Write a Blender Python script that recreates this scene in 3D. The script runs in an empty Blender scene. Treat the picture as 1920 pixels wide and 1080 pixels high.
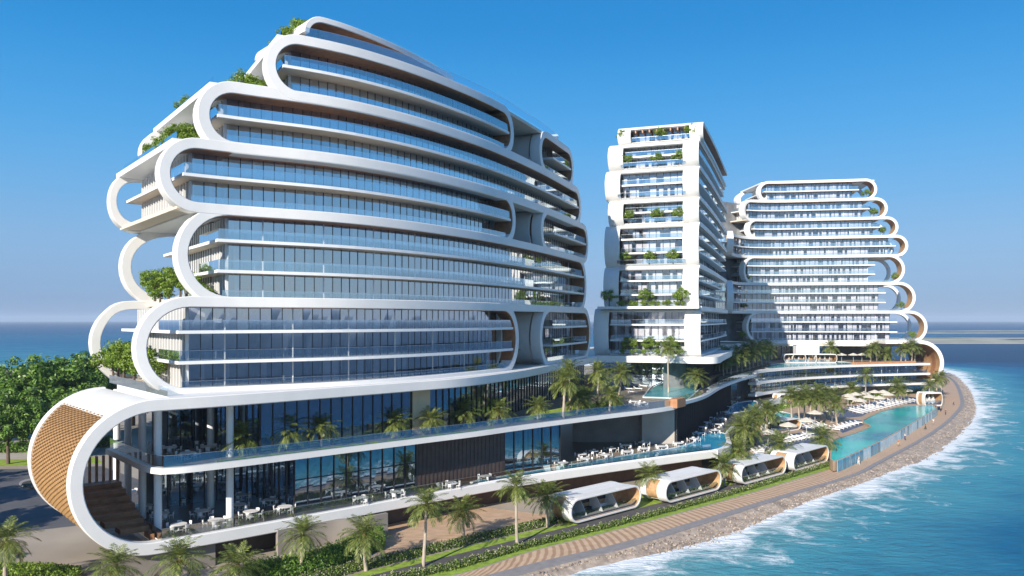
import bpy, bmesh, math, random
import numpy as np
from mathutils import Vector, Matrix

# ------------------------------------------------------------------ camera, sky, sun, exposure
C = bpy.context.scene
COL = C.collection
F = 1500.0          # focal length in pixels of the 1920 px photograph
HZ = 600.0          # row of the horizon
CAMZ = 27.0
cam = bpy.data.objects.new("camera", bpy.data.cameras.new("camera"))
COL.objects.link(cam)
cam.location = (0, 0, CAMZ)
cam.rotation_euler = (math.radians(90), 0, 0)
cam.data.sensor_width = 36.0
cam.data.lens = 36.0 * F / 1920.0
cam.data.shift_y = (HZ - 540.0) / 1920.0
cam.data.clip_start = 0.5
cam.data.clip_end = 80000
C.camera = cam

SUN_HEAD = math.radians(62)      # the way the light travels, measured from +X towards +Y
SUN_EL = math.radians(25)
w = bpy.data.worlds.new("World"); C.world = w; w.use_nodes = True
nt = w.node_tree
sky = nt.nodes.new("ShaderNodeTexSky"); sky.sky_type = 'NISHITA'; sky.sun_disc = False
sky.sun_elevation = SUN_EL
sx, sy = -math.cos(SUN_HEAD), -math.sin(SUN_HEAD)
sky.sun_rotation = math.atan2(sx, sy)
sky.altitude = 0; sky.air_density = 1.0; sky.dust_density = 0.0; sky.ozone_density = 4.0
# low humid air: near the horizon the sky turns to a pale greyed blue (driven by the height of the view direction)
SKY_K = 0.12
wtc = nt.nodes.new("ShaderNodeTexCoord"); wsep = nt.nodes.new("ShaderNodeSeparateXYZ")
nt.links.new(wtc.outputs['Generated'], wsep.inputs[0])
wr = nt.nodes.new("ShaderNodeValToRGB"); wr.color_ramp.interpolation = 'B_SPLINE'
SKYC = [(0.0, (.070, .140, .275)), (.035, (.098, .180, .325)), (.08, (.125, .225, .37)), (.14, (.080, .220, .40)), (.22, (.034, .205, .43)), (.34, (.0, .135, .36)), (.6, (.0, .085, .28)), (1.0, (.002, .065, .23))]
we = wr.color_ramp.elements
we[0].position = 0.0; we[0].color = (*SKYC[0][1], 1); we[1].position = 1.0; we[1].color = (*SKYC[-1][1], 1)
for p_, c_ in SKYC[1:-1]:
    q_ = we.new(p_); q_.color = (*c_, 1)
nt.links.new(wsep.outputs['Z'], wr.inputs[0])
wsc = nt.nodes.new("ShaderNodeVectorMath"); wsc.operation = 'SCALE'; wsc.inputs['Scale'].default_value = 1.0 / SKY_K
nt.links.new(wr.outputs[0], wsc.inputs[0])
wmx = nt.nodes.new("ShaderNodeMixRGB")
# the half of the sky on the sun's side is brighter and less filtered
wmr = nt.nodes.new("ShaderNodeMapRange"); wmr.inputs['From Min'].default_value = -.5; wmr.inputs['From Max'].default_value = .75
wmr.inputs['To Min'].default_value = .66; wmr.inputs['To Max'].default_value = .93
nt.links.new(wsep.outputs['Y'], wmr.inputs['Value']); nt.links.new(wmr.outputs[0], wmx.inputs[0])
nt.links.new(sky.outputs[0], wmx.inputs[1]); nt.links.new(wsc.outputs[0], wmx.inputs[2])
bg = nt.nodes['Background']; bg.inputs['Strength'].default_value = SKY_K
nt.links.new(wmx.outputs[0], bg.inputs['Color'])
sun = bpy.data.objects.new("sun", bpy.data.lights.new("sun", 'SUN'))
COL.objects.link(sun)
sun.data.energy = 3.95; sun.data.angle = math.radians(0.5); sun.data.color = (1.0, 0.92, 0.80)
ld = Vector((math.cos(SUN_HEAD) * math.cos(SUN_EL), math.sin(SUN_HEAD) * math.cos(SUN_EL), -math.sin(SUN_EL)))
sun.rotation_euler = ld.to_track_quat('-Z', 'Y').to_euler()
C.view_settings.view_transform = 'Standard'; C.view_settings.look = 'None'
C.view_settings.gamma = 1.0; C.view_settings.exposure = 0.9
try:
    C.cycles.max_bounces = 8; C.cycles.transparent_max_bounces = 24; C.cycles.glossy_bounces = 4
    C.cycles.diffuse_bounces = 5; C.cycles.caustics_reflective = False; C.cycles.caustics_refractive = False
    C.cycles.sample_clamp_indirect = 6
except Exception:
    pass
RNG = random.Random(7)

# ------------------------------------------------------------------ helpers
def G(px, py, z=0.0):
    """photo pixel -> the point where its ray meets the horizontal plane z"""
    Y = F * (CAMZ - z) / (py - HZ)
    return ((px - 960.0) / F * Y, Y, z)

def tag(o, label=None, cat=None, group=None, kind=None):
    if label: o['label'] = label
    if cat: o['category'] = cat
    if group: o['group'] = group
    if kind: o['kind'] = kind
    return o

def empty(name, loc=(0, 0, 0), rz=0.0, label=None, cat=None, group=None, scale=1.0):
    o = bpy.data.objects.new(name, None); COL.objects.link(o)
    o.location = loc; o.rotation_euler = (0, 0, rz); o.scale = (scale,) * 3
    o.empty_display_size = 0.2
    return tag(o, label, cat, group)

class MB:
    def __init__(s): s.v = []; s.f = []; s.m = []; s.uv = {}
    def vs(s, pts):
        b = len(s.v); s.v.extend([tuple(p) for p in pts]); return b
    def face(s, idx, m=0): s.f.append(tuple(idx)); s.m.append(m)
    def quad(s, a, b, c, d, m=0):
        k = s.vs([a, b, c, d]); s.face((k, k + 1, k + 2, k + 3), m)
    def box8(s, p, m=0, skip=()):
        """p: 8 points, bottom ring 0-3 (ccw) and top ring 4-7"""
        k = s.vs(p)
        fs = [(3, 2, 1, 0), (4, 5, 6, 7), (0, 1, 5, 4), (1, 2, 6, 5), (2, 3, 7, 6), (3, 0, 4, 7)]
        for i, f in enumerate(fs):
            if i not in skip: s.face([k + j for j in f], m)
    def box(s, x0, x1, y0, y1, z0, z1, m=0):
        s.box8([(x0, y0, z0), (x1, y0, z0), (x1, y1, z0), (x0, y1, z0), (x0, y0, z1), (x1, y0, z1), (x1, y1, z1), (x0, y1, z1)], m)
    def obox(s, c, dx, dy, hx, hy, z0, z1, m=0):
        """box centred on c (x,y) with unit axes dx, dy"""
        r = []
        for z in (z0, z1):
            for a, b in ((-1, -1), (1, -1), (1, 1), (-1, 1)):
                r.append((c[0] + dx[0] * hx * a + dy[0] * hy * b, c[1] + dx[1] * hx * a + dy[1] * hy * b, z))
        s.box8(r, m)
    def prism(s, poly, z0, z1, m=0, mside=None, bottom=True):
        n = len(poly)
        a = sum(poly[i][0] * poly[(i + 1) % n][1] - poly[(i + 1) % n][0] * poly[i][1] for i in range(n))
        if a < 0: poly = poly[::-1]
        k = s.vs([(p[0], p[1], z0) for p in poly] + [(p[0], p[1], z1) for p in poly])
        s.face([k + n + i for i in range(n)], m)
        if bottom: s.face([k + n - 1 - i for i in range(n)], m if mside is None else mside)
        for i in range(n):
            j = (i + 1) % n
            s.face((k + i, k + j, k + n + j, k + n + i), m if mside is None else mside)
    def ring(s, pts, m=0): pass
    def tube(s, pts, rad, n=8, m=0, cap=True):
        pts = [Vector(p) for p in pts]
        rad = rad if isinstance(rad, (list, tuple)) else [rad] * len(pts)
        rings = []
        for i, p in enumerate(pts):
            t = (pts[min(i + 1, len(pts) - 1)] - pts[max(i - 1, 0)]).normalized()
            a = Vector((0, 0, 1)) if abs(t.z) < 0.9 else Vector((1, 0, 0))
            x = t.cross(a).normalized(); y = t.cross(x).normalized()
            k = s.vs([p + (x * math.cos(q) + y * math.sin(q)) * rad[i] for q in [2 * math.pi * j / n for j in range(n)]])
            rings.append(k)
        for a, b in zip(rings, rings[1:]):
            for j in range(n):
                l = (j + 1) % n
                s.face((a + j, b + j, b + l, a + l), m)
        if cap:
            s.face([rings[0] + j for j in range(n)], m)
            s.face([rings[-1] + n - 1 - j for j in range(n)], m)
    def disc(s, c, r0, z0, z1, n=16, m=0):
        s.prism([(c[0] + r0 * math.cos(2 * math.pi * i / n), c[1] + r0 * math.sin(2 * math.pi * i / n)) for i in range(n)], z0, z1, m)
    def build(s, name, mats, parent=None, smooth=None, kind=None, link=True, fixn=False):
        me = bpy.data.meshes.new(name)
        me.from_pydata(s.v, [], s.f)
        if not isinstance(mats, (list, tuple)): mats = [mats]
        for mt in mats: me.materials.append(mt)
        me.polygons.foreach_set('material_index', s.m)
        if fixn:
            bm = bmesh.new(); bm.from_mesh(me); bmesh.ops.remove_doubles(bm, verts=bm.verts, dist=0.0005)
            bmesh.ops.delete(bm, geom=[q for q in bm.verts if not q.link_faces], context='VERTS'); bmesh.ops.recalc_face_normals(bm, faces=bm.faces); bm.to_mesh(me); bm.free()
        if smooth:
            me.polygons.foreach_set('use_smooth', [True] * len(me.polygons))
            me.set_sharp_from_angle(angle=math.radians(smooth))
        me.update()
        o = bpy.data.objects.new(name, me); COL.objects.link(o)
        if parent is not None: o.parent = parent
        if kind: o['kind'] = kind
        return o

def dup(root, loc, rz=0.0, scale=None, label=None, group=None):
    r = root.copy(); COL.objects.link(r); r.location = loc; r.rotation_euler = (0, 0, rz)
    if scale is not None: r.scale = (scale,) * 3 if not isinstance(scale, (tuple, list)) else scale
    if label: r['label'] = label
    if group: r['group'] = group
    for ch in list(root.children):
        c = ch.copy(); COL.objects.link(c); c.parent = r
        for g in list(ch.children):
            d = g.copy(); COL.objects.link(d); d.parent = c
    return r

ORD = ['first', 'second', 'third', 'fourth', 'fifth', 'sixth', 'seventh', 'eighth', 'ninth', 'tenth', 'eleventh',
       'twelfth', 'thirteenth', 'fourteenth', 'fifteenth', 'sixteenth', 'seventeenth', 'eighteenth', 'nineteenth', 'twentieth']

class Frame:
    """a plan curve; P(u, d) is the point u metres along it and d metres behind it"""
    def __init__(s, pts, n=16):
        p = [np.array(q, float) for q in pts]
        p = [2 * p[0] - p[1]] + p + [2 * p[-1] - p[-2]]
        out = []
        for i in range(1, len(p) - 2):
            a, b, c, d = p[i - 1:i + 3]
            for k in range(n):
                t = k / n
                out.append(0.5 * ((2 * b) + (c - a) * t + (2 * a - 5 * b + 4 * c - d) * t * t + (3 * b - a - 3 * c + d) * t ** 3))
        out.append(p[-2])
        s.p = np.array(out); seg = np.diff(s.p, axis=0); L = np.hypot(seg[:, 0], seg[:, 1])
        s.s = np.concatenate([[0], np.cumsum(L)]); s.len = s.s[-1]
        tg = np.gradient(s.p, axis=0); s.t = tg / np.linalg.norm(tg, axis=1)[:, None]
    def P(s, u, d=0.0):
        if u <= 0: q, t = s.p[0] + s.t[0] * u, s.t[0]
        elif u >= s.len: q, t = s.p[-1] + s.t[-1] * (u - s.len), s.t[-1]
        else:
            q = np.array([np.interp(u, s.s, s.p[:, 0]), np.interp(u, s.s, s.p[:, 1])])
            t = np.array([np.interp(u, s.s, s.t[:, 0]), np.interp(u, s.s, s.t[:, 1])]); t /= np.linalg.norm(t)
        return (q[0] - t[1] * d, q[1] + t[0] * d)
    def P3(s, u, d, z): a = s.P(u, d); return (a[0], a[1], z)
    def T(s, u):
        a, b = s.P(u - .05), s.P(u + .05); h = math.atan2(b[1] - a[1], b[0] - a[0]); return h
    def upx(s, px, d=0.0, lo=-40, hi=140):
        k = (px - 960.0) / F; best = None
        for i in range(721):
            u = lo + (hi - lo) * i / 720; q = s.P(u, d)
            if q[1] < 30: continue
            e = abs(q[0] / q[1] - k)
            if best is None or e < best[0]: best = (e, u)
        return best[1]
    def span(s, a, b, step=2.5):
        n = max(1, int(math.ceil(abs(b - a) / step))); return [a + (b - a) * i / n for i in range(n + 1)]

# ------------------------------------------------------------------ materials
MATS = {}
def nodes_of(m):
    m.use_nodes = True; t = m.node_tree; return t, t.nodes['Principled BSDF']

def mat(name, col, rough=0.6, var=0.0, scale=3.0, metal=0.0, bump=0.0, bscale=20.0, spec=0.5):
    m = bpy.data.materials.new(name); t, b = nodes_of(m); N, L = t.nodes, t.links
    b.inputs['Roughness'].default_value = rough; b.inputs['Metallic'].default_value = metal
    b.inputs['Specular IOR Level'].default_value = spec
    b.inputs['Base Color'].default_value = (*col, 1)
    if var or bump:
        tc = N.new('ShaderNodeTexCoord')
    if var:
        n = N.new('ShaderNodeTexNoise'); n.inputs['Scale'].default_value = scale; n.inputs['Detail'].default_value = 6
        L.new(tc.outputs['Object'], n.inputs['Vector'])
        r = N.new('ShaderNodeValToRGB'); r.color_ramp.elements[0].position = 0.3; r.color_ramp.elements[1].position = 0.7
        r.color_ramp.elements[0].color = (*[max(0, c * (1 - var)) for c in col], 1)
        r.color_ramp.elements[1].color = (*[min(1, c * (1 + var)) for c in col], 1)
        L.new(n.outputs['Fac'], r.inputs[0]); L.new(r.outputs[0], b.inputs['Base Color'])
    if bump:
        n2 = N.new('ShaderNodeTexNoise'); n2.inputs['Scale'].default_value = bscale; n2.inputs['Detail'].default_value = 5
        L.new(tc.outputs['Object'], n2.inputs['Vector'])
        bp = N.new('ShaderNodeBump'); bp.inputs['Strength'].default_value = bump; bp.inputs['Distance'].default_value = 0.05
        L.new(n2.outputs['Fac'], bp.inputs['Height']); L.new(bp.outputs[0], b.inputs['Normal'])
    MATS[name] = m
    return m

def glass_mat(name, tint=(.55, .65, .72), refl=(.85, .92, 1.0), base=0.28, rough=0.015):
    m = bpy.data.materials.new(name); m.use_nodes = True; t = m.node_tree; N, L = t.nodes, t.links
    N.remove(N['Principled BSDF']); out = N['Material Output']
    tr = N.new('ShaderNodeBsdfTransparent'); tr.inputs[0].default_value = (*tint, 1)
    gl = N.new('ShaderNodeBsdfGlossy'); gl.inputs['Color'].default_value = (*refl, 1); gl.inputs['Roughness'].default_value = rough
    lw = N.new('ShaderNodeLayerWeight'); lw.inputs['Blend'].default_value = 0.35
    mr = N.new('ShaderNodeMapRange'); mr.inputs['To Min'].default_value = base; mr.inputs['To Max'].default_value = 0.95
    L.new(lw.outputs['Fresnel'], mr.inputs['Value'])
    mx = N.new('ShaderNodeMixShader'); L.new(mr.outputs[0], mx.inputs[0]); L.new(tr.outputs[0], mx.inputs[1]); L.new(gl.outputs[0], mx.inputs[2])
    L.new(mx.outputs[0], out.inputs[0]); MATS[name] = m
    return m

def leaf_mat(name, dark, light, trans=0.35):
    m = bpy.data.materials.new(name); m.use_nodes = True; t = m.node_tree; N, L = t.nodes, t.links
    N.remove(N['Principled BSDF']); out = N['Material Output']
    g = N.new('ShaderNodeNewGeometry'); r = N.new('ShaderNodeValToRGB')
    r.color_ramp.elements[0].color = (*dark, 1); r.color_ramp.elements[1].color = (*light, 1)
    L.new(g.outputs['Random Per Island'], r.inputs[0])
    d = N.new('ShaderNodeBsdfDiffuse'); tl = N.new('ShaderNodeBsdfTranslucent'); gs = N.new('ShaderNodeBsdfGlossy')
    gs.inputs['Roughness'].default_value = 0.45; gs.inputs['Color'].default_value = (.5, .5, .45, 1)
    L.new(r.outputs[0], d.inputs[0]); L.new(r.outputs[0], tl.inputs[0])
    mx = N.new('ShaderNodeMixShader'); mx.inputs[0].default_value = trans
    L.new(d.outputs[0], mx.inputs[1]); L.new(tl.outputs[0], mx.inputs[2])
    m2 = N.new('ShaderNodeMixShader'); m2.inputs[0].default_value = 0.06
    L.new(mx.outputs[0], m2.inputs[1]); L.new(gs.outputs[0], m2.inputs[2]); L.new(m2.outputs[0], out.inputs[0])
    MATS[name] = m
    return m

WHITE = mat('white_render', (.76, .745, .715), .45, .03, .6, bump=.04, bscale=6)
WHITE2 = mat('white_paint', (.80, .80, .79), .4, .02, 2)
BEIGE = mat('beige_soffit', (.66, .57, .46), .6, .05, 1)
WOOD = mat('dark_wood_soffit', (.34, .165, .08), .5, .25, 1.5)
WICKER = mat('woven_cane', (.35, .195, .07), .7, .25, 3, bump=.3, bscale=8)
WICKERD = mat('woven_cane_gap', (.20, .115, .05), .8, .2, 3)
TAN = mat('tan_timber', (.46, .28, .14), .6, .2, 2)
BROWN = mat('brown_cladding', (.12, .06, .035), .6, .2, 1)
DARKPANEL = mat('dark_ribbed_panel', (.060, .044, .040), .45, .2, 1)
MULL = mat('dark_mullion', (.02, .022, .028), .4)
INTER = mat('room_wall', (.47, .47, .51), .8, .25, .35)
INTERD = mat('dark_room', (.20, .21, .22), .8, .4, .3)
CURT = mat('sheer_curtain', (.72, .73, .79), .9, .1, 1.5)
CURTD = mat('grey_blind', (.20, .21, .23), .9, .15, 1.5)
FLOORD = mat('dark_stone_floor', (.085, .08, .078), .35, .2, 1.2)
DECKT = mat('warm_deck_stone', (.22, .18, .14), .5, .15, 1.5)
CONC = mat('pale_concrete', (.42, .39, .35), .75, .1, .4, bump=.1)
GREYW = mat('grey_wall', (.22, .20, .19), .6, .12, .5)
TAUPE = mat('taupe_wall', (.26, .23, .20), .7, .1, .5)
TERRA = mat('terracotta_planter', (.40, .19, .09), .7, .15, 1.5)
CHAIRM = mat('white_plastic', (.78, .76, .74), .4)
DARKM = mat('charcoal_furniture', (.03, .03, .032), .5)
TRUNK = mat('palm_trunk', (.38, .32, .25), .9, .3, 6, bump=.5, bscale=12)
BARK = mat('tree_bark', (.12, .085, .06), .9, .3, 5, bump=.5)
GRASS = mat('grass_turf', (.24, .34, .035), .9, .35, 1.2, bump=.6, bscale=9)
PATHM = mat('grey_asphalt_path', (.085, .080, .078), .85, .18, 1.0, bump=.2, bscale=30)
ROADM = mat('road_asphalt', (.10, .098, .10), .85, .15, .3, bump=.15, bscale=20)
KERBM = mat('kerb_stone', (.27, .25, .245), .7, .12, 1.0)
UMB = mat('cream_canvas', (.60, .55, .46), .8, .05, 2)
NAVY = mat('navy_tiles', (.045, .075, .14), .5, .35, .5)
SANDP = mat('sand_coloured_paving', (.42, .30, .20), .8, .15, .7)
GL_T = glass_mat('tower_glass', (.88, .90, .95), (.94, .97, 1.0), .50)
GL_R = glass_mat('sunlit_tower_glass', (.95, .95, .97), (.92, .94, 1.0), .18)  # tower glass for sunlit fronts: their brightness put into a clearer, less mirroring copy
GL_P = glass_mat('podium_glass', (.46, .57, .66), (.70, .86, 1.0), .38)
GL_B = glass_mat('balustrade_glass', (.80, .88, .92), (.80, .92, 1.0), .42)
LEAF_B = leaf_mat('bright_leaves', (.09, .17, .015), (.30, .42, .055))
LEAF_D = leaf_mat('deep_leaves', (.055, .13, .02), (.23, .39, .06))
LEAF_H = leaf_mat('hedge_leaves', (.05, .10, .016), (.20, .28, .05))
LEAF_P = leaf_mat('palm_leaflets', (.055, .095, .020), (.30, .34, .09), .3)
LEAF_DRY = leaf_mat('dry_fronds', (.16, .09, .03), (.34, .21, .08), .2)
FLOWER = mat('pale_flowers', (.42, .38, .30), .8)

def pool_mat(name, a, b, scale=.25):
    m = bpy.data.materials.new(name); t, bs = nodes_of(m); N, L = t.nodes, t.links
    tc = N.new('ShaderNodeTexCoord'); n = N.new('ShaderNodeTexNoise'); n.inputs['Scale'].default_value = scale; n.inputs['Detail'].default_value = 4
    L.new(tc.outputs['Object'], n.inputs['Vector'])
    r = N.new('ShaderNodeValToRGB'); r.color_ramp.elements[0].position = .35; r.color_ramp.elements[1].position = .65
    r.color_ramp.elements[0].color = (*a, 1); r.color_ramp.elements[1].color = (*b, 1)
    L.new(n.outputs['Fac'], r.inputs[0]); L.new(r.outputs[0], bs.inputs['Base Color'])
    bs.inputs['Roughness'].default_value = .08; bs.inputs['IOR'].default_value = 1.33; bs.inputs['Specular IOR Level'].default_value = .12
    n2 = N.new('ShaderNodeTexNoise'); n2.inputs['Scale'].default_value = 1.3; n2.inputs['Detail'].default_value = 3
    L.new(tc.outputs['Object'], n2.inputs['Vector'])
    bp = N.new('ShaderNodeBump'); bp.inputs['Strength'].default_value = .25; bp.inputs['Distance'].default_value = .12
    L.new(n2.outputs['Fac'], bp.inputs['Height']); L.new(bp.outputs[0], bs.inputs['Normal'])
    return m
POOLG = pool_mat('green_blue_pool_water', (.0, .22, .36), (.0, .56, .50), .05)
POOLB = pool_mat('blue_pool_water', (.02, .26, .44), (.06, .38, .52), .15)
POOLT = pool_mat('pale_turquoise_pool_water', (.10, .38, .42), (.18, .48, .50), .15)

# promenade: wavy striped paving in the strip's own UV
PROM = bpy.data.materials.new('striped_promenade_paving')
t, b = nodes_of(PROM); N, L = t.nodes, t.links
uvn = N.new('ShaderNodeUVMap'); wv = N.new('ShaderNodeTexWave'); wv.wave_type = 'BANDS'; wv.bands_direction = 'DIAGONAL'
wv.inputs['Scale'].default_value = .55; wv.inputs['Distortion'].default_value = 9; wv.inputs['Detail'].default_value = 1; wv.inputs['Detail Scale'].default_value = .12
L.new(uvn.outputs[0], wv.inputs['Vector'])
r = N.new('ShaderNodeValToRGB'); r.color_ramp.elements[0].position = .25; r.color_ramp.elements[1].position = .6
r.color_ramp.elements[0].color = (.40, .25, .15, 1); r.color_ramp.elements[1].color = (.58, .41, .27, 1)
L.new(wv.outputs['Fac'], r.inputs[0])
ns = N.new('ShaderNodeTexNoise'); ns.inputs['Scale'].default_value = .8; ns.inputs['Detail'].default_value = 8
L.new(uvn.outputs[0], ns.inputs['Vector'])
mx = N.new('ShaderNodeMixRGB'); mx.blend_type = 'OVERLAY'; mx.inputs[0].default_value = .35
L.new(r.outputs[0], mx.inputs[1]); L.new(ns.outputs['Fac'], mx.inputs[2]); L.new(mx.outputs[0], b.inputs['Base Color'])
b.inputs['Roughness'].default_value = .75

# beach: mottled shingle and sand, wet near the water (attribute 'wet')
BEACH = bpy.data.materials.new('shingle_and_sand')
t, b = nodes_of(BEACH); N, L = t.nodes, t.links
tc = N.new('ShaderNodeTexCoord')
n1 = N.new('ShaderNodeTexNoise'); n1.inputs['Scale'].default_value = .35; n1.inputs['Detail'].default_value = 10; n1.inputs['Roughness'].default_value = .75
n2 = N.new('ShaderNodeTexVoronoi'); n2.inputs['Scale'].default_value = 1.6
L.new(tc.outputs['Object'], n1.inputs['Vector']); L.new(tc.outputs['Object'], n2.inputs['Vector'])
r = N.new('ShaderNodeValToRGB'); r.color_ramp.elements[0].position = .35; r.color_ramp.elements[1].position = .68
r.color_ramp.elements[0].color = (.27, .22, .18, 1); r.color_ramp.elements[1].color = (.74, .60, .46, 1)
L.new(n1.outputs['Fac'], r.inputs[0])
mx = N.new('ShaderNodeMixRGB'); mx.blend_type = 'MULTIPLY'; mx.inputs[0].default_value = .55
r2 = N.new('ShaderNodeValToRGB'); r2.color_ramp.elements[0].color = (1, 1, 1, 1); r2.color_ramp.elements[1].color = (.45, .42, .42, 1); r2.color_ramp.elements[1].position = .7
L.new(n2.outputs['Distance'], r2.inputs[0]); L.new(r.outputs[0], mx.inputs[1]); L.new(r2.outputs[0], mx.inputs[2])
L.new(mx.outputs[0], b.inputs['Base Color']); b.inputs['Roughness'].default_value = .8
bp = N.new('ShaderNodeBump'); bp.inputs['Strength'].default_value = .6; bp.inputs['Distance'].default_value = .15
L.new(n1.outputs['Fac'], bp.inputs['Height']); L.new(bp.outputs[0], b.inputs['Normal'])

# sea: depth colour from the distance to the shore (attribute 'shore', metres), broken foam in the surf
SEA = bpy.data.materials.new('sea_water')
t, b = nodes_of(SEA); N, L = t.nodes, t.links
at = N.new('ShaderNodeAttribute'); at.attribute_name = 'shore'
tc = N.new('ShaderNodeTexCoord')
nz = N.new('ShaderNodeTexNoise'); nz.inputs['Scale'].default_value = .045; nz.inputs['Detail'].default_value = 7; nz.inputs['Roughness'].default_value = .6
L.new(tc.outputs['Object'], nz.inputs['Vector'])
def mth(op, a, bb):
    q = N.new('ShaderNodeMath'); q.operation = op
    for i, v in enumerate((a, bb)):
        if isinstance(v, (int, float)): q.inputs[i].default_value = v
        else: L.new(v, q.inputs[i])
    return q.outputs[0]
jit = mth('MULTIPLY', mth('SUBTRACT', nz.outputs['Fac'], .5), 30.0)
dist = mth('ADD', at.outputs['Fac'], jit)
cr = N.new('ShaderNodeValToRGB'); e = cr.color_ramp.elements
e[0].position = 0.0; e[0].color = (.15, .36, .38, 1); e[1].position = 1.0; e[1].color = (.0, .027, .085, 1)
for p, c in ((.08, (.06, .31, .385)), (.2, (.002, .135, .26)), (.45, (.0, .062, .162))):
    q = e.new(p); q.color = (*c, 1)
L.new(mth('DIVIDE', dist, 150.0), cr.inputs[0])
fo = N.new('ShaderNodeTexNoise'); fo.inputs['Scale'].default_value = .16; fo.inputs['Detail'].default_value = 12; fo.inputs['Roughness'].default_value = .72
fo.inputs['Distortion'].default_value = .6
L.new(tc.outputs['Object'], fo.inputs['Vector'])
band = N.new('ShaderNodeValToRGB'); be = band.color_ramp.elements
be[0].position = 0; be[0].color = (.62, .62, .62, 1); be[1].position = 1; be[1].color = (0, 0, 0, 1)
for p, v in ((.09, .42), (.22, .325), (.40, .22), (.7, .08)):
    q = be.new(p); q.color = (v, v, v, 1)
L.new(mth('DIVIDE', at.outputs['Fac'], 40.0), band.inputs[0])
fsum = mth('ADD', fo.outputs['Fac'], band.outputs[0])
fr_ = N.new('ShaderNodeMapRange'); fr_.inputs['From Min'].default_value = .84; fr_.inputs['From Max'].default_value = 1.02
L.new(fsum, fr_.inputs['Value'])
mc = N.new('ShaderNodeMixRGB'); L.new(fr_.outputs[0], mc.inputs[0]); L.new(cr.outputs[0], mc.inputs[1]); mc.inputs[2].default_value = (.80, .84, .85, 1)
L.new(mc.outputs[0], b.inputs['Base Color'])
rr = N.new('ShaderNodeMapRange'); rr.inputs['To Min'].default_value = .16; rr.inputs['To Max'].default_value = .8
L.new(fr_.outputs[0], rr.inputs['Value']); L.new(rr.outputs[0], b.inputs['Roughness'])
b.inputs['IOR'].default_value = 1.33; b.inputs['Specular IOR Level'].default_value = .0
w1 = N.new('ShaderNodeTexNoise'); w1.inputs['Scale'].default_value = .30; w1.inputs['Detail'].default_value = 8; w1.inputs['Roughness'].default_value = .62
w1.inputs['Distortion'].default_value = .5
mp = N.new('ShaderNodeMapping'); mp.inputs['Rotation'].default_value = (0, 0, .6); mp.inputs['Scale'].default_value = (1, 2.1, 1)
L.new(tc.outputs['Object'], mp.inputs[0]); L.new(mp.outputs[0], w1.inputs['Vector'])
bp = N.new('ShaderNodeBump'); bp.inputs['Strength'].default_value = .75; bp.inputs['Distance'].default_value = 1.0
L.new(w1.outputs['Fac'], bp.inputs['Height']); L.new(bp.outputs[0], b.inputs['Normal'])
# wind-roughened water mirrors only part of the sky even at a grazing view
gls = N.new('ShaderNodeBsdfGlossy'); gls.inputs['Roughness'].default_value = .14; L.new(bp.outputs[0], gls.inputs['Normal'])
lwt = N.new('ShaderNodeLayerWeight'); lwt.inputs['Blend'].default_value = .5
gmr = N.new('ShaderNodeMapRange'); gmr.inputs['From Min'].default_value = .5; gmr.inputs['To Min'].default_value = .03; gmr.inputs['To Max'].default_value = .30
L.new(lwt.outputs['Facing'], gmr.inputs['Value'])
gfa = mth('MULTIPLY', gmr.outputs[0], mth('SUBTRACT', 1.0, fr_.outputs[0]))
smx = N.new('ShaderNodeMixShader'); L.new(gfa, smx.inputs[0]); L.new(b.outputs[0], smx.inputs[1]); L.new(gls.outputs[0], smx.inputs[2])
L.new(smx.outputs[0], N['Material Output'].inputs[0])

# ------------------------------------------------------------------ ground, shore and sea
KERB = [(-330, -140), (-150, -34), (-70, 25), (-28, 61)] + [G(*q)[:2] for q in ((1000, 1067), (1187, 1020), (1406, 951), (1500, 921), (1600, 890), (1644, 868), (1741, 815), (1789, 777), (1802, 748), (1779, 709))] + [(212, 420), (190, 460)]
INNER = [(-60, 40), (-22, 74)] + [G(*q)[:2] for q in ((860, 1078), (1000, 1034), (1190, 986), (1400, 928), (1565, 877), (1650, 841), (1757, 774), (1772, 748), (1764, 722))]
def resample(poly, n):
    p = np.array(poly, float)
    f = Frame(poly, 8)
    return [f.P(f.len * i / (n - 1)) for i in range(n)]

def loft(name, A, B, z, m, n=120, kind='structure', za=None, zb=None, label=None):
    a, bq = resample(A, n), resample(B, n)
    mb = MB(); uvs = []
    s = 0
    for i in range(n):
        mb.v.append((a[i][0], a[i][1], z if za is None else za)); mb.v.append((bq[i][0], bq[i][1], z if zb is None else zb))
    for i in range(n - 1):
        k = 2 * i; mb.face((k, k + 1, k + 3, k + 2))
    o = mb.build(name, m, fixn=False)
    me = o.data; uv = me.uv_layers.new(name='UVMap')
    acc = [0.0]
    for i in range(1, n): acc.append(acc[-1] + math.dist(a[i], a[i - 1]))
    for li, lp in enumerate(me.loops):
        i, side = divmod(lp.vertex_index, 2)
        uv.data[li].uv = (acc[i], 0.0 if side == 0 else math.dist(a[i], bq[i]))
    o['kind'] = kind
    if me.polygons[0].normal.z < 0: me.flip_normals()
    return o

land = MB()
kp = resample(KERB, 140)
land.prism(kp + [(120, 470), (-60, 480), (-330, 420), (-380, 120)], -3.0, 0.0, 0)
land.build('ground', mat('pale_ground', (.34, .29, .23), .9, .2, .08, bump=.2, bscale=3), kind='structure')
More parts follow.
